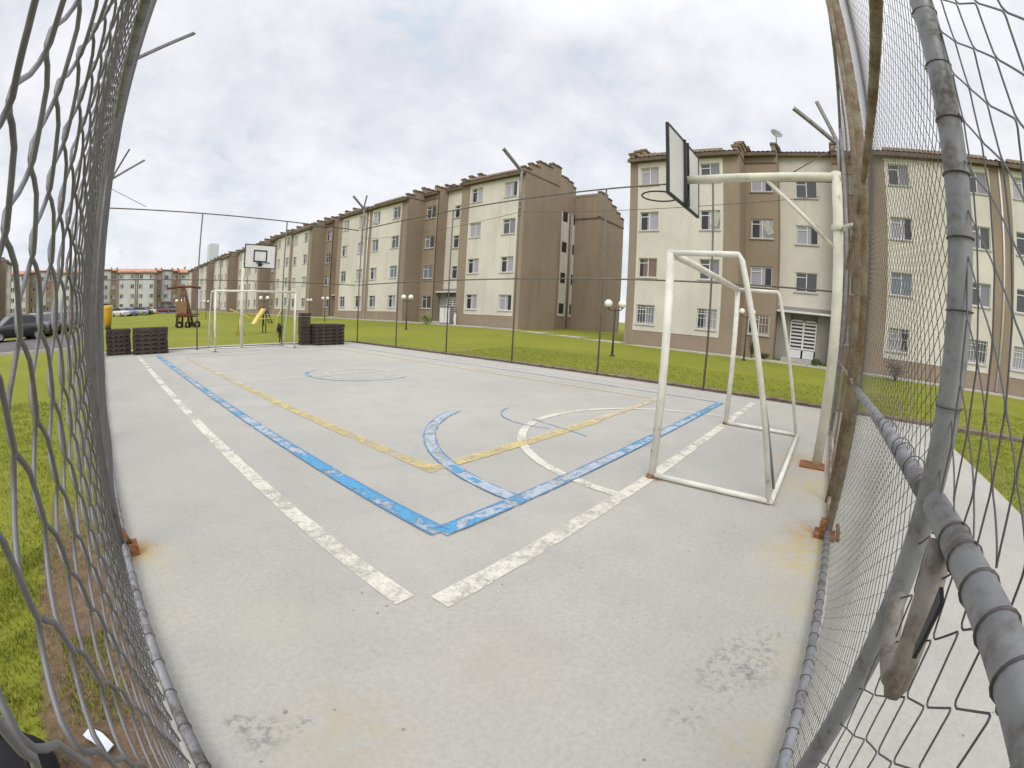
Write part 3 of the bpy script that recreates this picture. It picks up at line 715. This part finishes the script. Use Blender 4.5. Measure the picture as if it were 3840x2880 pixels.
        brown.box(10.03,10.3,min(ya+.3*sg,ya+2.6*sg),max(ya+.3*sg,ya+2.6*sg),9.3,11.5); moulding(9.99,10.02,min(ya,ya+2.4*sg),max(ya,ya+2.4*sg),9.30,9.42)
    brown.box(10.05,14.4,.02,total-.02,-.6,9.5); brown.box(7.61,10.04,2.45,total-2.45,-.6,11.9); fin(brown,cap,2.44,2.70,((7.9,8.8,12.65),(8.8,9.6,12.5),(9.6,10.02,12.15)),11.0)
    rf=MB(); rf.poly([(10.0,.3,11.3),(14.6,.3,10.0),(14.6,total-.3,10.0),(10.0,total-.3,11.3)],0); rf.build('roof',M[roof],b)
    if end:
        for (p,q) in ((8.0,9.05),(9.6,10.0)):
            cream=MB(); cream.box(p,q,2.40,2.449,1.0,9.6); st=cream.build('wall_panel',M[panel],b)
            for (z0,z1) in ROWS:
                g=MB(); g.box(p+.12,q-.25 if q<9.5 else q-.05,2.385,2.399,z0+.1,z1-.1); g.build('window',M['glass_dark'],st)
        pipe=MB(); pipe.tube([(9.32,2.36,.1),(9.32,2.36,9.7)],.05,8); pipe.build('downpipe',M['grey_render'],b)
    brown.build('wall',M['brown'],b); cap.build('parapet_cap',M['cap'] if roof=='tile' else M['tile_orange'],b)
    return b
RX=22.6
# near block: its north end is at y=10.65, so it starts at the south
segA=[('P',5.9),('R',6.2),('P',6.0),('J',.12),('P',6.72),('R',6.5),('P',6.1)]
lenA=sum(s[1] for s in segA)
A=block('apartment_building','nearest brown and cream block of flats, behind the near hoop, with white barred door',(RX,10.65-lenA,.3),0,segA,'blocks of flats',3,True,grill=True)
for (y,z,s,d) in ((5.75,6.16,1,0.),(3.3,6.16,-1,1.8)): open_sash(A,d,y-(10.65-lenA),z,s)
mod=[('P',5.75),('R',6.3),('P',5.75)]
segM=mod+[('J',.12)]+mod
lenM=sum(s[1] for s in segM)
Ms=block('apartment_building','brown and cream block of flats with a big windowless end wall and stepped gable',(RX,18.0,.6),0,segM,'blocks of flats',11)
y2=18.0+lenM+.15
block('apartment_building','third block of the row along the lawn, seen above the right-hand pallet stack',(RX,y2,.78),0,segM,'blocks of flats',12,False)
y3=y2+lenM+.15
block('apartment_building','fourth block of the row along the lawn, seen behind the far backboard',(RX,y3,1.15),0,segM,'blocks of flats',13,False)
# across the far end, orange roofs
block('apartment_building','far pale block with an orange tiled roof, behind the swing frame',(27,134,1.5),PI/2,segM,'blocks of flats',21,False,'tile_orange','pale')
block('apartment_building','far pale block with an orange tiled roof seen through the left fence mesh',(-9.3,134,1.5),PI/2,segM,'blocks of flats',22,False,'tile_orange','pale')
# left side, seen through the mesh
block('apartment_building','block of flats with a dark roof behind the parked cars, seen through the left fence',(-20,62+lenM+4,.9),PI,segM,'blocks of flats',23,False)
t=thing('meter_cabinet','grey meter cabinet at the entrance of the middle block of flats','cabinet',(21.9,24.1,gz(21.9,24)+.05))
mb=MB(); mb.box(0,.35,-.55,.55,0,1.25); mb.build('cabinet_body',M['galv_post'],t); mb=MB(); mb.box(-.04,.40,-.6,.6,1.252,1.30); mb.build('lid',M['sill'],t)
for q in (-.27,.27):
    mb=MB(); mb.box(-.012,-.001,q-.24,q+.24,.1,1.15); mb.build('door',M['alu'],t)
t=thing('bollard','short white bollard right of the meter cabinet on the lawn edge','bollard',(21.8,22.9,gz(21.8,22.9)))
mb=MB(); mb.lathe([(.07,0),(.065,.75),(.05,.82),(.001,.84)],(0,0,0),14); mb.build('bollard_post',M['alu'],t)
# satellite dish on the fire wall
t=thing('satellite_dish','grey satellite dish on the roof parapet of the nearest block','dish',(24.3,2.72,11.55))
mb=MB(); mb.lathe([(.001,.0),(.15,.02),(.28,.075),(.34,.12),(.335,.13),(.27,.085),(.001,.015)],(0,0,0),24); o=mb.build('reflector',M['galv_post'],t); o.location=(-.15,.0,.62); o.rotation_euler=(.35,-1.0,.2)
mb=MB(); mb.tube([(0,0,0),(0,0,.5),(-.1,0,.6)],.025,8); mb.build('mast',M['galv_post'],t)
mb=MB(); mb.tube([(-.1,0,.5),(-.5,.05,.75)],.012,6); mb.sphere((-.5,.05,.77),.035); mb.build('feed_arm',M['galv_post'],t)
# far high-rise
t=thing('tower_block','haze-tinted high-rise tower far off above the roofs','tower',(196,845,0))
mb=MB(); mb.box(-9,9,-9,9,0,118); mb.box(-6,6,-6,6,118,120); mb.build('wall',M['tower'],t)
# ------------------------------------------------------------------ lamps
def globe_lamp(label,x,y,h,s=1.,rot=0.):
    t=thing('street_lamp',label,'lamp',(x,y,gz(x,y)),rot,'two-globe lamps on the lawn')
    mb=MB(); mb.tube([(0,0,0),(0,0,.5),(0,0,h-.15)],[.045*s,.038*s,.03*s],10); mb.lathe([(.001,0),(.10*s,0),(.09*s,.05),(.05*s,.10)],(0,0,0),12); mb.build('lamp_post',M['lamp_post'],t)
    mb=MB(); mb.tube([(0,-.29*s,h-.13),(0,-.27*s,h-.22),(0,0,h-.26),(0,.27*s,h-.22),(0,.29*s,h-.13)],.02*s,8); mb.build('cross_arm',M['lamp_post'],t)
    for q in (-1,1):
        mb=MB(); mb.lathe([(.05*s,-.17*s),(.07*s,-.13*s)],(0,q*.29*s,h),12,1); mb.sphere((0,q*.29*s,h),.155*s,0); mb.build('globe',[M['globe'],M['lamp_post']],t)
    return t
globe_lamp('two white globes on a dark post in the lawn beside the near block',15.64,7.81,2.0,1.0,.05)
globe_lamp('two white globes on a dark post before the entrance recess of the middle block',17.17,22.36,1.98,1.,.2)
globe_lamp('two white globes half hidden by the near goal, beside the barred door',20.6,3.65,2.15,.85,.1)
globe_lamp('small two-globe lamp just right of the far hoop post',12.6,35.2,2.15,1.,.9)
globe_lamp('small two-globe lamp above the low right pallet stack, the left one of two',18.,38.,1.9,.8,.2)
globe_lamp('small two-globe lamp right of the pallet stacks near the middle block',19.,36.8,2.0,.9,.5)
globe_lamp('tiny two-globe lamp left of the far goal post, before the far row',12.2,55.,2.0,.9,1.)
globe_lamp('tiny two-globe lamp beside the swing frame',6.9,42.6,2.0,.9,1.2)

# ------------------------------------------------------------------ pallets, yellow bin
def pallet(w,d,h):
    """a slatted plastic pallet, front face towards -y"""
    mb=MB(); n=4
    for i in range(n):
        y=i*d/(n-1)*.9; mb.box(0,w,y,y+d*.12,h-.025,h); mb.box(0,w,y,y+d*.12,0,.02)
    for i in range(5):
        x=i*(w-.09)/4; mb.box(x,x+.09,0,d,.02,h-.025)
    mb.box(0,w,.004,.02,h*.40,h*.80)
    return mb
def pstack(label,x,y,w,d,n,h,rz):
    t=thing('pallet_stack',label,'pallet stack',(x,y,0),rz,'dark pallet stacks at the far end')
    me=pallet(w,d,h-.012).mesh('pallet',M['plastic_dark'])
    for i in range(n): link('pallet',me,t,(random.uniform(-.015,.015),random.uniform(-.02,.02),i*h+.002),random.uniform(-.012,.012))
    return t
pstack('stack of dark slatted pallets, wide front one, left of the far goal',1.02,16.6,1.25,1.0,6,.145,-.03)
pstack('stack of dark slatted pallets against the left fence, under the yellow bin',.08,16.95,.88,1.0,6,.142,.02)
pstack('low front stack of dark pallets right of the far goal',8.18,16.55,1.28,1.0,6,.14,-.03)
pstack('tall rear stack of dark pallets right of the far goal, topped by loose ones',7.72,17.0,.42,.33,9,.142,-.02)
t=thing('waste_bin','yellow plastic bin standing on the pallets at the left fence','bin',(.14,17.5,.855))
mb=MB(); mb.lathe([(.10,0),(.13,.02),(.155,.45),(.165,.60),(.17,.64),(.15,.64)],(0,0,.1),18); mb.lathe([(.001,.69),(.10,.70),(.165,.66),(.17,.64)],(0,0,.1),18); mb.build('bin_body',M['yellow'],t)
mb=MB(); mb.lathe([(.11,0),(.12,.02),(.11,.1),(.001,.1)],(0,0,0),16); mb.build('bin_base',M['plastic_dark'],t)

# ------------------------------------------------------------------ playground
t=thing('swing_frame','reddish brown timber swing tower with a flat roof beam on the far lawn','swing',(6.3,37,gz(6.3,37)),-.1)
mb=MB(); mb.tube([(-1.35,0,2.86),(-.4,0,3.0),(.5,0,3.02),(1.4,0,2.92)],.09,8); mb.build('top_beam',M['red_wood'],t)
for (a,b) in ((-.55,-.12),(.85,.15),(-.05,-.02),(.55,.08)):
    for yy in (-.6,.6):
        mb=MB(); mb.tube([(a,yy,0),(b,0,2.9)],.06,8); mb.build('leg',M['red_wood'],t)
mb=MB(); mb.box(-.6,1.0,-.7,.7,.72,.82); mb.box(-.6,1.25,-.75,-.7,.85,.97); mb.build('platform',M['red_wood'],t)
mb=MB(); mb.box(-.55,.25,-.62,-.55,.82,1.9); mb.build('side_board',M['orange_paint'],t)
def ground_tyre(label,x,y):
    t=thing('play_tyre',label,'tyre',(x,y,gz(x,y)),.2,'half-buried tyres')
    mb=MB(); R=.27
    prof=[(R*.55,-.09),(R*.92,-.10),(R,-.06),(R,.06),(R*.92,.10),(R*.55,.09)]
    mb.lathe(prof,(0,0,.22),20,axis='y'); mb.build('tyre_tread',M['tyre'],t)
ground_tyre('black tyre half sunk in the lawn under the swing frame, leftmost of three',5.75,35.4)
ground_tyre('black tyre half sunk in the lawn under the swing frame, middle of three',6.4,35.2)
ground_tyre('black tyre half sunk in the lawn under the swing frame, rightmost of three',7.15,35.4)
t=thing('slide','yellow playground slide on a dark frame behind the far goal','slide',(9.35,26.0,gz(9,26)),.15)
mb=MB(); mb.prism([(-.12,1.42),(.05,1.42),(-.62,.55),(-.78,.55)],-.22,.22,'y'); mb.build('chute',M['yellow_paint'],t)
for (a,b) in ((.0,.0),(.02,.45)):
    for yy in (-.2,.2):
        mb=MB(); mb.tube([(a,yy,1.40),(b,yy,.0 if b<.1 else .55)],.035,6); mb.build('leg',M['lamp_post'],t)
mb=MB()
for i in range(4): mb.box(.08+i*.1,.14+i*.1,-.2,.2,1.2-i*.2,1.23-i*.2)
mb.build('step',M['lamp_post'],t)
t=thing('seesaw','yellow and white seesaw plank crossing behind the far hoop post','seesaw',(7.55,25.0,gz(7.5,25)),0.)
mb=MB(); mb.prism([(-.62,1.36),(-.58,1.42),(.62,.92),(.58,.86)],-.09,.09,'y'); mb.build('plank',M['yellow_paint'],t)
mb=MB(); mb.tube([(-.15,-.2,0),(0,0,1.1),(.15,.2,0)],.04,6); mb.tube([(-.15,.2,0),(0,0,1.1),(.15,-.2,0)],.04,6); mb.build('trestle',M['yellow_paint'],t)
t=thing('climbing_frame','thin cream pipe frame on the lawn just left of the right goal post','frame',(9.6,23.5,gz(9.6,23.5)),.1)
mb=MB()
mb.tube([(-.45,0,0),(-.45,0,.95),(-.1,0,1.5)],.028,6); mb.build('pipe',M['yellow_paint'],t)
mb=MB(); mb.tube([(-1.5,0,.9),(-.45,0,.95)],.02,6); mb.build('pipe',M['yellow_paint'],t)

# ------------------------------------------------------------------ cars
def car_meshes(paintmat):
    body=MB(); L=3.9
    st=[(-1.95,.28,.62,.70),(-1.85,.20,.80,.79),(-1.2,.18,.90,.82),(-.6,.18,.93,.83),(.4,.18,.94,.83),(1.2,.18,.93,.82),(1.80,.20,.88,.78),(1.95,.32,.72,.68)]
    ringn=12
    def ring(y,zb,zt,hw):
        return [(-hw*.92,y,zb),(-hw,y,zb+.15),(-hw,y,zb+(zt-zb)*.6),(-hw*.95,y,zt-.05),(-hw*.82,y,zt),(0,y,zt+.02),(hw*.82,y,zt),(hw*.95,y,zt-.05),(hw,y,zb+(zt-zb)*.6),(hw,y,zb+.15),(hw*.92,y,zb),(0,y,zb)]
    base=len(body.v)
    for s in st: body.v+=ring(*s)
    for i in range(len(st)-1):
        for j in range(12):
            body.f.append((base+i*12+j,base+(i+1)*12+j,base+(i+1)*12+(j+1)%12,base+i*12+(j+1)%12)); body.m.append(0); body.sm.append(True)
    body.f.append(tuple(base+j for j in range(12))); body.m.append(0); body.sm.append(False)
    body.f.append(tuple(base+len(st)*12-12+j for j in reversed(range(12)))); body.m.append(0); body.sm.append(False)
    gh=MB()
    gs=[(-1.05,.90,.915,.68),(-.45,.90,1.36,.60),(.2,.90,1.45,.60),(1.05,.90,1.40,.60),(1.72,.86,.93,.66)]
    b0=0
    for (y,zb,zt,hw) in gs: gh.v+=[(-hw-.08,y,zb),(-hw,y,zt-.06),(-hw*.85,y,zt),(hw*.85,y,zt),(hw,y,zt-.06),(hw+.08,y,zb)]
    for i in range(4):
        for j in range(5):
            top=(j==2); roofm=1 if (top and i in (1,2)) else 0
            gh.f.append((i*6+j,(i+1)*6+j,(i+1)*6+j+1,i*6+j+1)); gh.m.append(roofm); gh.sm.append(False)
    tyre=MB(); tyre.lathe([(.17,-.09),(.27,-.095),(.295,-.06),(.295,.06),(.27,.095),(.17,.09)],(0,0,0),18,axis='x')
    rim=MB(); rim.lathe([(.001,-.096),(.06,-.097),(.17,-.085),(.175,-.092)],(0,0,0),14,axis='x'); rim.lathe([(.001,.096),(.06,.097),(.17,.085),(.175,.092)],(0,0,0),14,axis='x')
    hl=MB(); hl.box(-.14,.14,-.03,.03,-.07,.07)
    return body.mesh('body',paintmat),gh.mesh('cabin',[M['carglass'],paintmat]),tyre.mesh('tyre',M['tyre']),rim.mesh('rim',M['rim']),hl.mesh('headlight',M['lens']),hl.mesh('tail_lamp',M['taillens'])
CM={k:car_meshes(M['car_'+k]) for k in ('black','white','silver','blue','red','grey')}
def car(label,x,y,rz,col,detail=True):
    B,G,T,R,HL,TL=CM[col]
    t=thing('parked_car',label,'car',(x,y,gz(x,y)+.012),rz,'parked cars')
    link('body',B,t); link('cabin',G,t)
    if detail:
        for sx in (-1,1):
            for sy in (-1.25,1.2):
                w=link('wheel',T,t,(sx*.74,sy,.295)); link('rim',R,w)
            link('headlight',HL,t,(sx*.5,-1.93,.62)); link('tail_lamp',TL,t,(sx*.55,1.93,.68))
    return t
car('black parked car nearest the left fence, its front wheel showing on the road',-5.85,31.0,-1.05,'black')
car('dark grey parked car second along the road behind the left fence',-4.75,33.6,.15,'grey')
car('black parked car third along the road behind the left fence',-4.05,35.5,.1,'black')
car('dark parked car fourth along the road, seen between the mesh wires',-3.7,38.8,.1,'grey')
car('red parked car far behind the left fence mesh',-3.0,45,.1,'red')
car('white parked car beyond the left pallets, leftmost of the far group',3.0,84,.5,'white')
car('blue parked car beyond the left pallets, second of the far group',4.6,85,.4,'blue')
car('silver parked car beyond the left pallets, right of the blue one',6.3,87,1.4,'silver')
car('black parked car beyond the left pallets, in front of the silver one',7.4,90,1.2,'black')
car('white parked car beyond the left pallets, rightmost of the far group',8.6,94,1.3,'white')
car('red parked car by the far block, left of the swing frame legs',13.0,104,1.5,'red')
car('dark grey parked car by the far block, right beside the red one',15.6,105,1.5,'grey')

# ------------------------------------------------------------------ plants
def leaf_clump(mb,c,rad,n,size,m=0,flat=.8,wr=random):
    for _ in range(n):
        d=Vector((wr.gauss(0,1),wr.gauss(0,1),wr.gauss(0,1))); d.normalize(); r=wr.random()**.45
        p=Vector(c)+Vector((d.x*rad[0]*r,d.y*rad[1]*r,d.z*rad[2]*r))
        u=Vector((wr.gauss(0,1),wr.gauss(0,1),wr.gauss(0,.6))).normalized(); v=u.orthogonal().normalized(); v=(v+u.cross(v)*wr.uniform(-1,1)).normalized()
        s=size*wr.uniform(.6,1.3); w=s*.42
        mb.poly([p-u*s,p+v*w,p+u*s,p-v*w],m)
def shrub(label,x,y,h,r,mat,n=500,size=.05,name='shrub',z=None,stem=True):
    t=thing(name,label,'shrub',(x,y,gz(x,y) if z is None else z)); wr=random.Random(int(x*100)+int(y*10))
    if stem:
        mb=MB()
        for i in range(5): a=wr.uniform(0,6.28); mb.tube([(0,0,0),(math.cos(a)*r*.3,math.sin(a)*r*.3,h*.4),(math.cos(a)*r*.7,math.sin(a)*r*.7,h*.8)],[.02,.013,.006],5)
        mb.build('stem',M['bark'],t)
    mb=MB()
    for i in range(7):
        a=wr.uniform(0,6.28); q=wr.uniform(.1,.6)*r
        leaf_clump(mb,(math.cos(a)*q,math.sin(a)*q,h*wr.uniform(.35,.8)),(r*.5,r*.5,h*.25),n//7,size,0,wr=wr)
    mb.build('foliage',mat,t); return t
shrub('pale flowering bush by the entrance of the middle block of flats',21.5,25.6,.75,.65,M['leaf_pale'],700,.06)
shrub('small dark bush left of the step at the barred door',22.3,2.9,.35,.45,M['leaf'],420,.05)
shrub('small green bush right of the step at the barred door',22.3,.35,.40,.35,M['leaf'],380,.05)
shrub('olive leafy plant at the far court edge beside the right goal post',7.55,18.95,.95,.17,M['leaf_olive'],360,.06)
shrub('dry brown bush behind the gate mesh at the foot of the near block',20.5,-3.2,1.0,.7,M['leaf_dead'],420,.05)
t=thing('palm_plant','spiky young palm against the brown wall between the goal and the barred door','plant',(22.1,3.55,gz(22.1,3.5)))
mb=MB(); wr=random.Random(5)
for i in range(16):
    a=i*2.4; q=wr.uniform(.25,.6); h=wr.uniform(.5,1.1); c,s=math.cos(a),math.sin(a); w=.03
    pts=[(0,0,.15),(c*q*.5,s*q*.5,.15+h*.75),(c*q,s*q,.15+h*.8)]
    for k in range(2):
        p,r_=pts[k],pts[k+1]; wa=w*(1 if k==0 else .8); wb=w*(.8 if k==0 else .1)
        mb.poly([(p[0]-s*wa,p[1]+c*wa,p[2]),(p[0]+s*wa,p[1]-c*wa,p[2]),(r_[0]+s*wb,r_[1]-c*wb,r_[2]),(r_[0]-s*wb,r_[1]+c*wb,r_[2])])
mb.build('frond',M['leaf'],t); mb=MB(); mb.tube([(0,0,0),(0,0,.2)],[.07,.05],8); mb.build('trunk',M['bark'],t)

# ------------------------------------------------------------------ bag and litter outside the fence
t=thing('bag','black fabric bag lying in the grass below the left fence','bag',(-.88,1.06,-.02),.75)
mb=MB(); 
prof=[(.001,-.02),(.20,-.02),(.27,.03),(.285,.10),(.25,.17),(.14,.205),(.001,.21)]
mb.lathe(prof,(0,0,0),24); mb.v=[(x*1.55+.02*math.sin(9*y),y*.95,z*(1+.15*math.sin(4*x+1))) for x,y,z in mb.v]; mb.build('bag_body',M['bag'],t)
mb=MB(); mb.tube([(.25,-.12,.17),(.36,-.05,.235),(.36,.08,.235),(.25,.14,.17)],.012,8); mb.build('strap',M['bag'],t)
mb=MB(); k=6
for i in range(k):
    a,b=i/k,(i+1)/k
    f=lambda u:.012+.018*math.sin(u*5)
    mb.poly([(-.025,-.08+.16*a,f(a)),(.025,-.08+.16*a,f(a)+.01),(.025,-.08+.16*b,f(b)+.012),(-.025,-.08+.16*b,f(b))])
    mb.poly([(-.025,-.08+.16*b,f(b)-.002),(.025,-.08+.16*b,f(b)+.010),(.025,-.08+.16*a,f(a)+.008),(-.025,-.08+.16*a,f(a)-.002)])
o=mb.build('litter_scrap',M['paper']); o.location=(-.395,1.42,-.02); o.rotation_euler=(0,0,.5); tag(o,'white paper scrap on the bare soil by the left fence','litter')

# ------------------------------------------------------------------ stones and crumbs on the court
def crumb(label,x,y,s,mat):
    mb=MB(); mb.sphere((0,0,s*.35),s,0,8,5,.55); wr=random.Random(int(x*977))
    mb.v=[(a*wr.uniform(.75,1.25),b*wr.uniform(.75,1.25),max(.0,c)) for a,b,c in mb.v]
    o=mb.build('pebble',mat); o.location=(x,y,.001); o.rotation_euler=(0,0,wr.uniform(0,6)); return tag(o,label,'pebble','pebbles on the court')
for (x,y,s) in ((1.02,1.72,.006),(.98,1.53,.006),(1.05,1.55,.006),(.90,1.62,.004),(2.05,1.08,.005),(1.62,1.30,.006),(.32,1.22,.008),(.62,.90,.006),(1.9,2.52,.006),(2.65,.62,.005)):
    crumb('tiny dark pebble lying loose on the court concrete',x,y,s,M['grey_render'])

# ------------------------------------------------------------------ grass blades near the camera
def blades(name,label,regions,mat):
    V=[];F=[];n=0
    for (x0,x1,y0,y1,cnt,h,w) in regions:
        X=rng.uniform(x0,x1,cnt); Y=rng.uniform(y0,y1,cnt); clump=np.sin(X*9+np.sin(Y*7)*2)*np.cos(Y*8+1.3*np.sin(X*5))
        keep=rng.random(cnt)<.55+.45*clump; X,Y=X[keep],Y[keep]; m=len(X)
        Z=np.array([gz(a,b) for a,b in zip(X,Y)]) if x1>10 else np.full(m,-.03)
        A=rng.uniform(0,2*PI,m); hh=h*rng.uniform(.5,1.3,m); ln=rng.uniform(.2,.9,m)*hh; B=rng.uniform(0,2*PI,m)
        c,s=np.cos(A)*w,np.sin(A)*w
        p0=np.stack([X-c,Y-s,Z],1); p1=np.stack([X+c,Y+s,Z],1)
        mx=X+np.cos(B)*ln*.4; my=Y+np.sin(B)*ln*.4
        p2=np.stack([mx+c*.7,my+s*.7,Z+hh*.6],1); p3=np.stack([mx-c*.7,my-s*.7,Z+hh*.6],1)
        tip=np.stack([X+np.cos(B)*ln,Y+np.sin(B)*ln,Z+hh],1)
        V.append(np.stack([p0,p1,p2,p3,tip],1).reshape(-1,3)); k=np.arange(m)*5+n; n+=m*5
        F+= [tuple(q) for q in np.stack([k,k+1,k+2,k+3],1).tolist()]+[tuple(q) for q in np.stack([k+3,k+2,k+4],1).tolist()]
    me=bpy.data.meshes.new(name); me.from_pydata(np.concatenate(V).tolist(),[],F); me.materials.append(mat)
    return stuff(link(name,me),label,'grass')
blades('grass','short yellow-green grass outside the fences',[(-1.6,-.62,.6,3.2,27000,.035,.0028),(-.70,-.50,.6,3.6,1300,.03,.0028),(-.50,-.22,1.5,2.1,1400,.032,.0026),(-.62,-.15,2.6,6.,2600,.03,.003),(-4.5,-.66,3.2,9,42000,.035,.004),(4,10.4,-6.0,-2.6,36000,.035,.004),(.5,4,-4.2,-2.6,14000,.035,.004),(10.95,15,-8,12,52000,.04,.006)],M['blade'])

# ------------------------------------------------------------------ sky, sun, camera
W=bpy.data.worlds.new('World'); S.world=W; W.use_nodes=True
nt=W.node_tree; nt.nodes.clear()
def wn(typ,ins=None,**kw):
    nd=nt.nodes.new(typ)
    for k,v in kw.items(): setattr(nd,k,v)
    for k,v in (ins or {}).items():
        if isinstance(v,bpy.types.NodeSocket): nt.links.new(v,nd.inputs[k])
        else: nd.inputs[k].default_value=v
    return nd
SUN_EL,SUN_AZ=math.radians(46),math.radians(238)   # azimuth from +y towards +x
sky=wn('ShaderNodeTexSky',sky_type='NISHITA'); sky.sun_disc=False; sky.sun_elevation=SUN_EL; sky.sun_rotation=SUN_AZ
tc=wn('ShaderNodeTexCoord').outputs['Generated']; sx=wn('ShaderNodeSeparateXYZ',{0:tc}).outputs
def wm(op,a,b=0.,clamp=False):
    nd=wn('ShaderNodeMath',operation=op,use_clamp=clamp)
    for i,v in ((0,a),(1,b)):
        if isinstance(v,bpy.types.NodeSocket): nt.links.new(v,nd.inputs[i])
        else: nd.inputs[i].default_value=v
    return nd.outputs[0]
def wr_(f,a,b,lo=0.,hi=1.): return wn('ShaderNodeMapRange',{'Value':f,'From Min':a,'From Max':b,'To Min':lo,'To Max':hi},interpolation_type='SMOOTHSTEP').outputs[0]
def wmix(f,a,b):
    nd=wn('ShaderNodeMix',data_type='RGBA')
    for i,v in ((0,f),(6,a),(7,b)):
        if isinstance(v,bpy.types.NodeSocket): nt.links.new(v,nd.inputs[i])
        else: nd.inputs[i].default_value=(*v,1) if isinstance(v,tuple) else v
    return nd.outputs[2]
zc=wm('ADD',wm('MAXIMUM',sx[2],0.),.48)
cv=wn('ShaderNodeCombineXYZ',{0:wm('DIVIDE',sx[0],zc),1:wm('DIVIDE',sx[1],zc),2:0.}).outputs[0]
n1=wn('ShaderNodeTexNoise',{'Vector':cv,'Scale':2.0,'Detail':9.,'Roughness':.58,'Distortion':.35}).outputs['Fac']
n2=wn('ShaderNodeTexNoise',{'Vector':cv,'Scale':5.6,'Detail':8.,'Roughness':.62,'Distortion':.25}).outputs['Fac']
n3=wn('ShaderNodeTexNoise',{'Vector':tc,'Scale':5.5,'Detail':8.,'Roughness':.55,'Distortion':.2}).outputs['Fac']
shade=wm('ADD',wm('MULTIPLY',n1,.6),wm('MULTIPLY',n2,.4))
cloud=wmix(wr_(shade,.36,.62),(.70,.72,.78),(.92,.92,.945))
gap=wm('MULTIPLY',wr_(wm('ADD',wm('MULTIPLY',n2,.65),wm('MULTIPLY',n1,.35)),.43,.33),.8)
cloud=wmix(gap,cloud,(.58,.69,.80))
low=wm('MULTIPLY',wr_(sx[2],.34,.02),wr_(n3,.42,.62)); cloud=wmix(wm('MULTIPLY',low,.7),cloud,(.90,.90,.93))
low2=wm('MULTIPLY',wr_(sx[2],.30,.04),wr_(n3,.46,.34)); cloud=wmix(wm('MULTIPLY',low2,.55),cloud,(.58,.68,.78))
boost=wr_(sx[2],.55,.98,1.,2.1)
cl=wn('ShaderNodeVectorMath',{0:cloud},operation='SCALE'); nt.links.new(boost,cl.inputs['Scale'])
bg1=wn('ShaderNodeBackground',{'Color':sky.outputs[0],'Strength':.08}); bg2=wn('ShaderNodeBackground',{'Color':cl.outputs[0],'Strength':.82})
mx=wn('ShaderNodeMixShader',{0:.90}); nt.links.new(bg1.outputs[0],mx.inputs[1]); nt.links.new(bg2.outputs[0],mx.inputs[2])
wo=wn('ShaderNodeOutputWorld'); nt.links.new(mx.outputs[0],wo.inputs[0])
ld=bpy.data.lights.new('sun','SUN'); ld.energy=1.25; ld.angle=math.radians(35); ld.color=(1,.95,.87)
so=bpy.data.objects.new('sun',ld); COL.objects.link(so)
sd=Vector((math.sin(SUN_AZ)*math.cos(SUN_EL),math.cos(SUN_AZ)*math.cos(SUN_EL),math.sin(SUN_EL)))
so.rotation_euler=sd.to_track_quat('Z','Y').to_euler()

cam=bpy.data.cameras.new('camera'); co=bpy.data.objects.new('camera',cam); COL.objects.link(co); S.camera=co
cam.type='PANO'; cam.sensor_width=36.; cam.sensor_fit='HORIZONTAL'; cam.clip_start=.01; cam.clip_end=5000.
cam.panorama_type='FISHEYE_LENS_POLYNOMIAL'; cam.fisheye_fov=math.radians(190)
cam.fisheye_polynomial_k0=0.; cam.fisheye_polynomial_k1=-.06208105857; cam.fisheye_polynomial_k2=-1.35043457e-05; cam.fisheye_polynomial_k3=-2.457418817e-06; cam.fisheye_polynomial_k4=2.90389314e-07
Rm=((.63292,-.77246,.05217),(.08129,.13332,.98773),(.76994,.62092,-.14718))   # right, up, forward
co.matrix_world=Matrix(((Rm[0][0],Rm[1][0],-Rm[2][0],0),(Rm[0][1],Rm[1][1],-Rm[2][1],0),(Rm[0][2],Rm[1][2],-Rm[2][2],1.3816),(0,0,0,1)))
S.view_settings.view_transform='Standard'; S.view_settings.look='None'; S.view_settings.exposure=.45; S.view_settings.gamma=1.
S.render.engine='CYCLES'
S.cycles.use_denoising=True
S.cycles.max_bounces=6; S.cycles.transparent_max_bounces=12
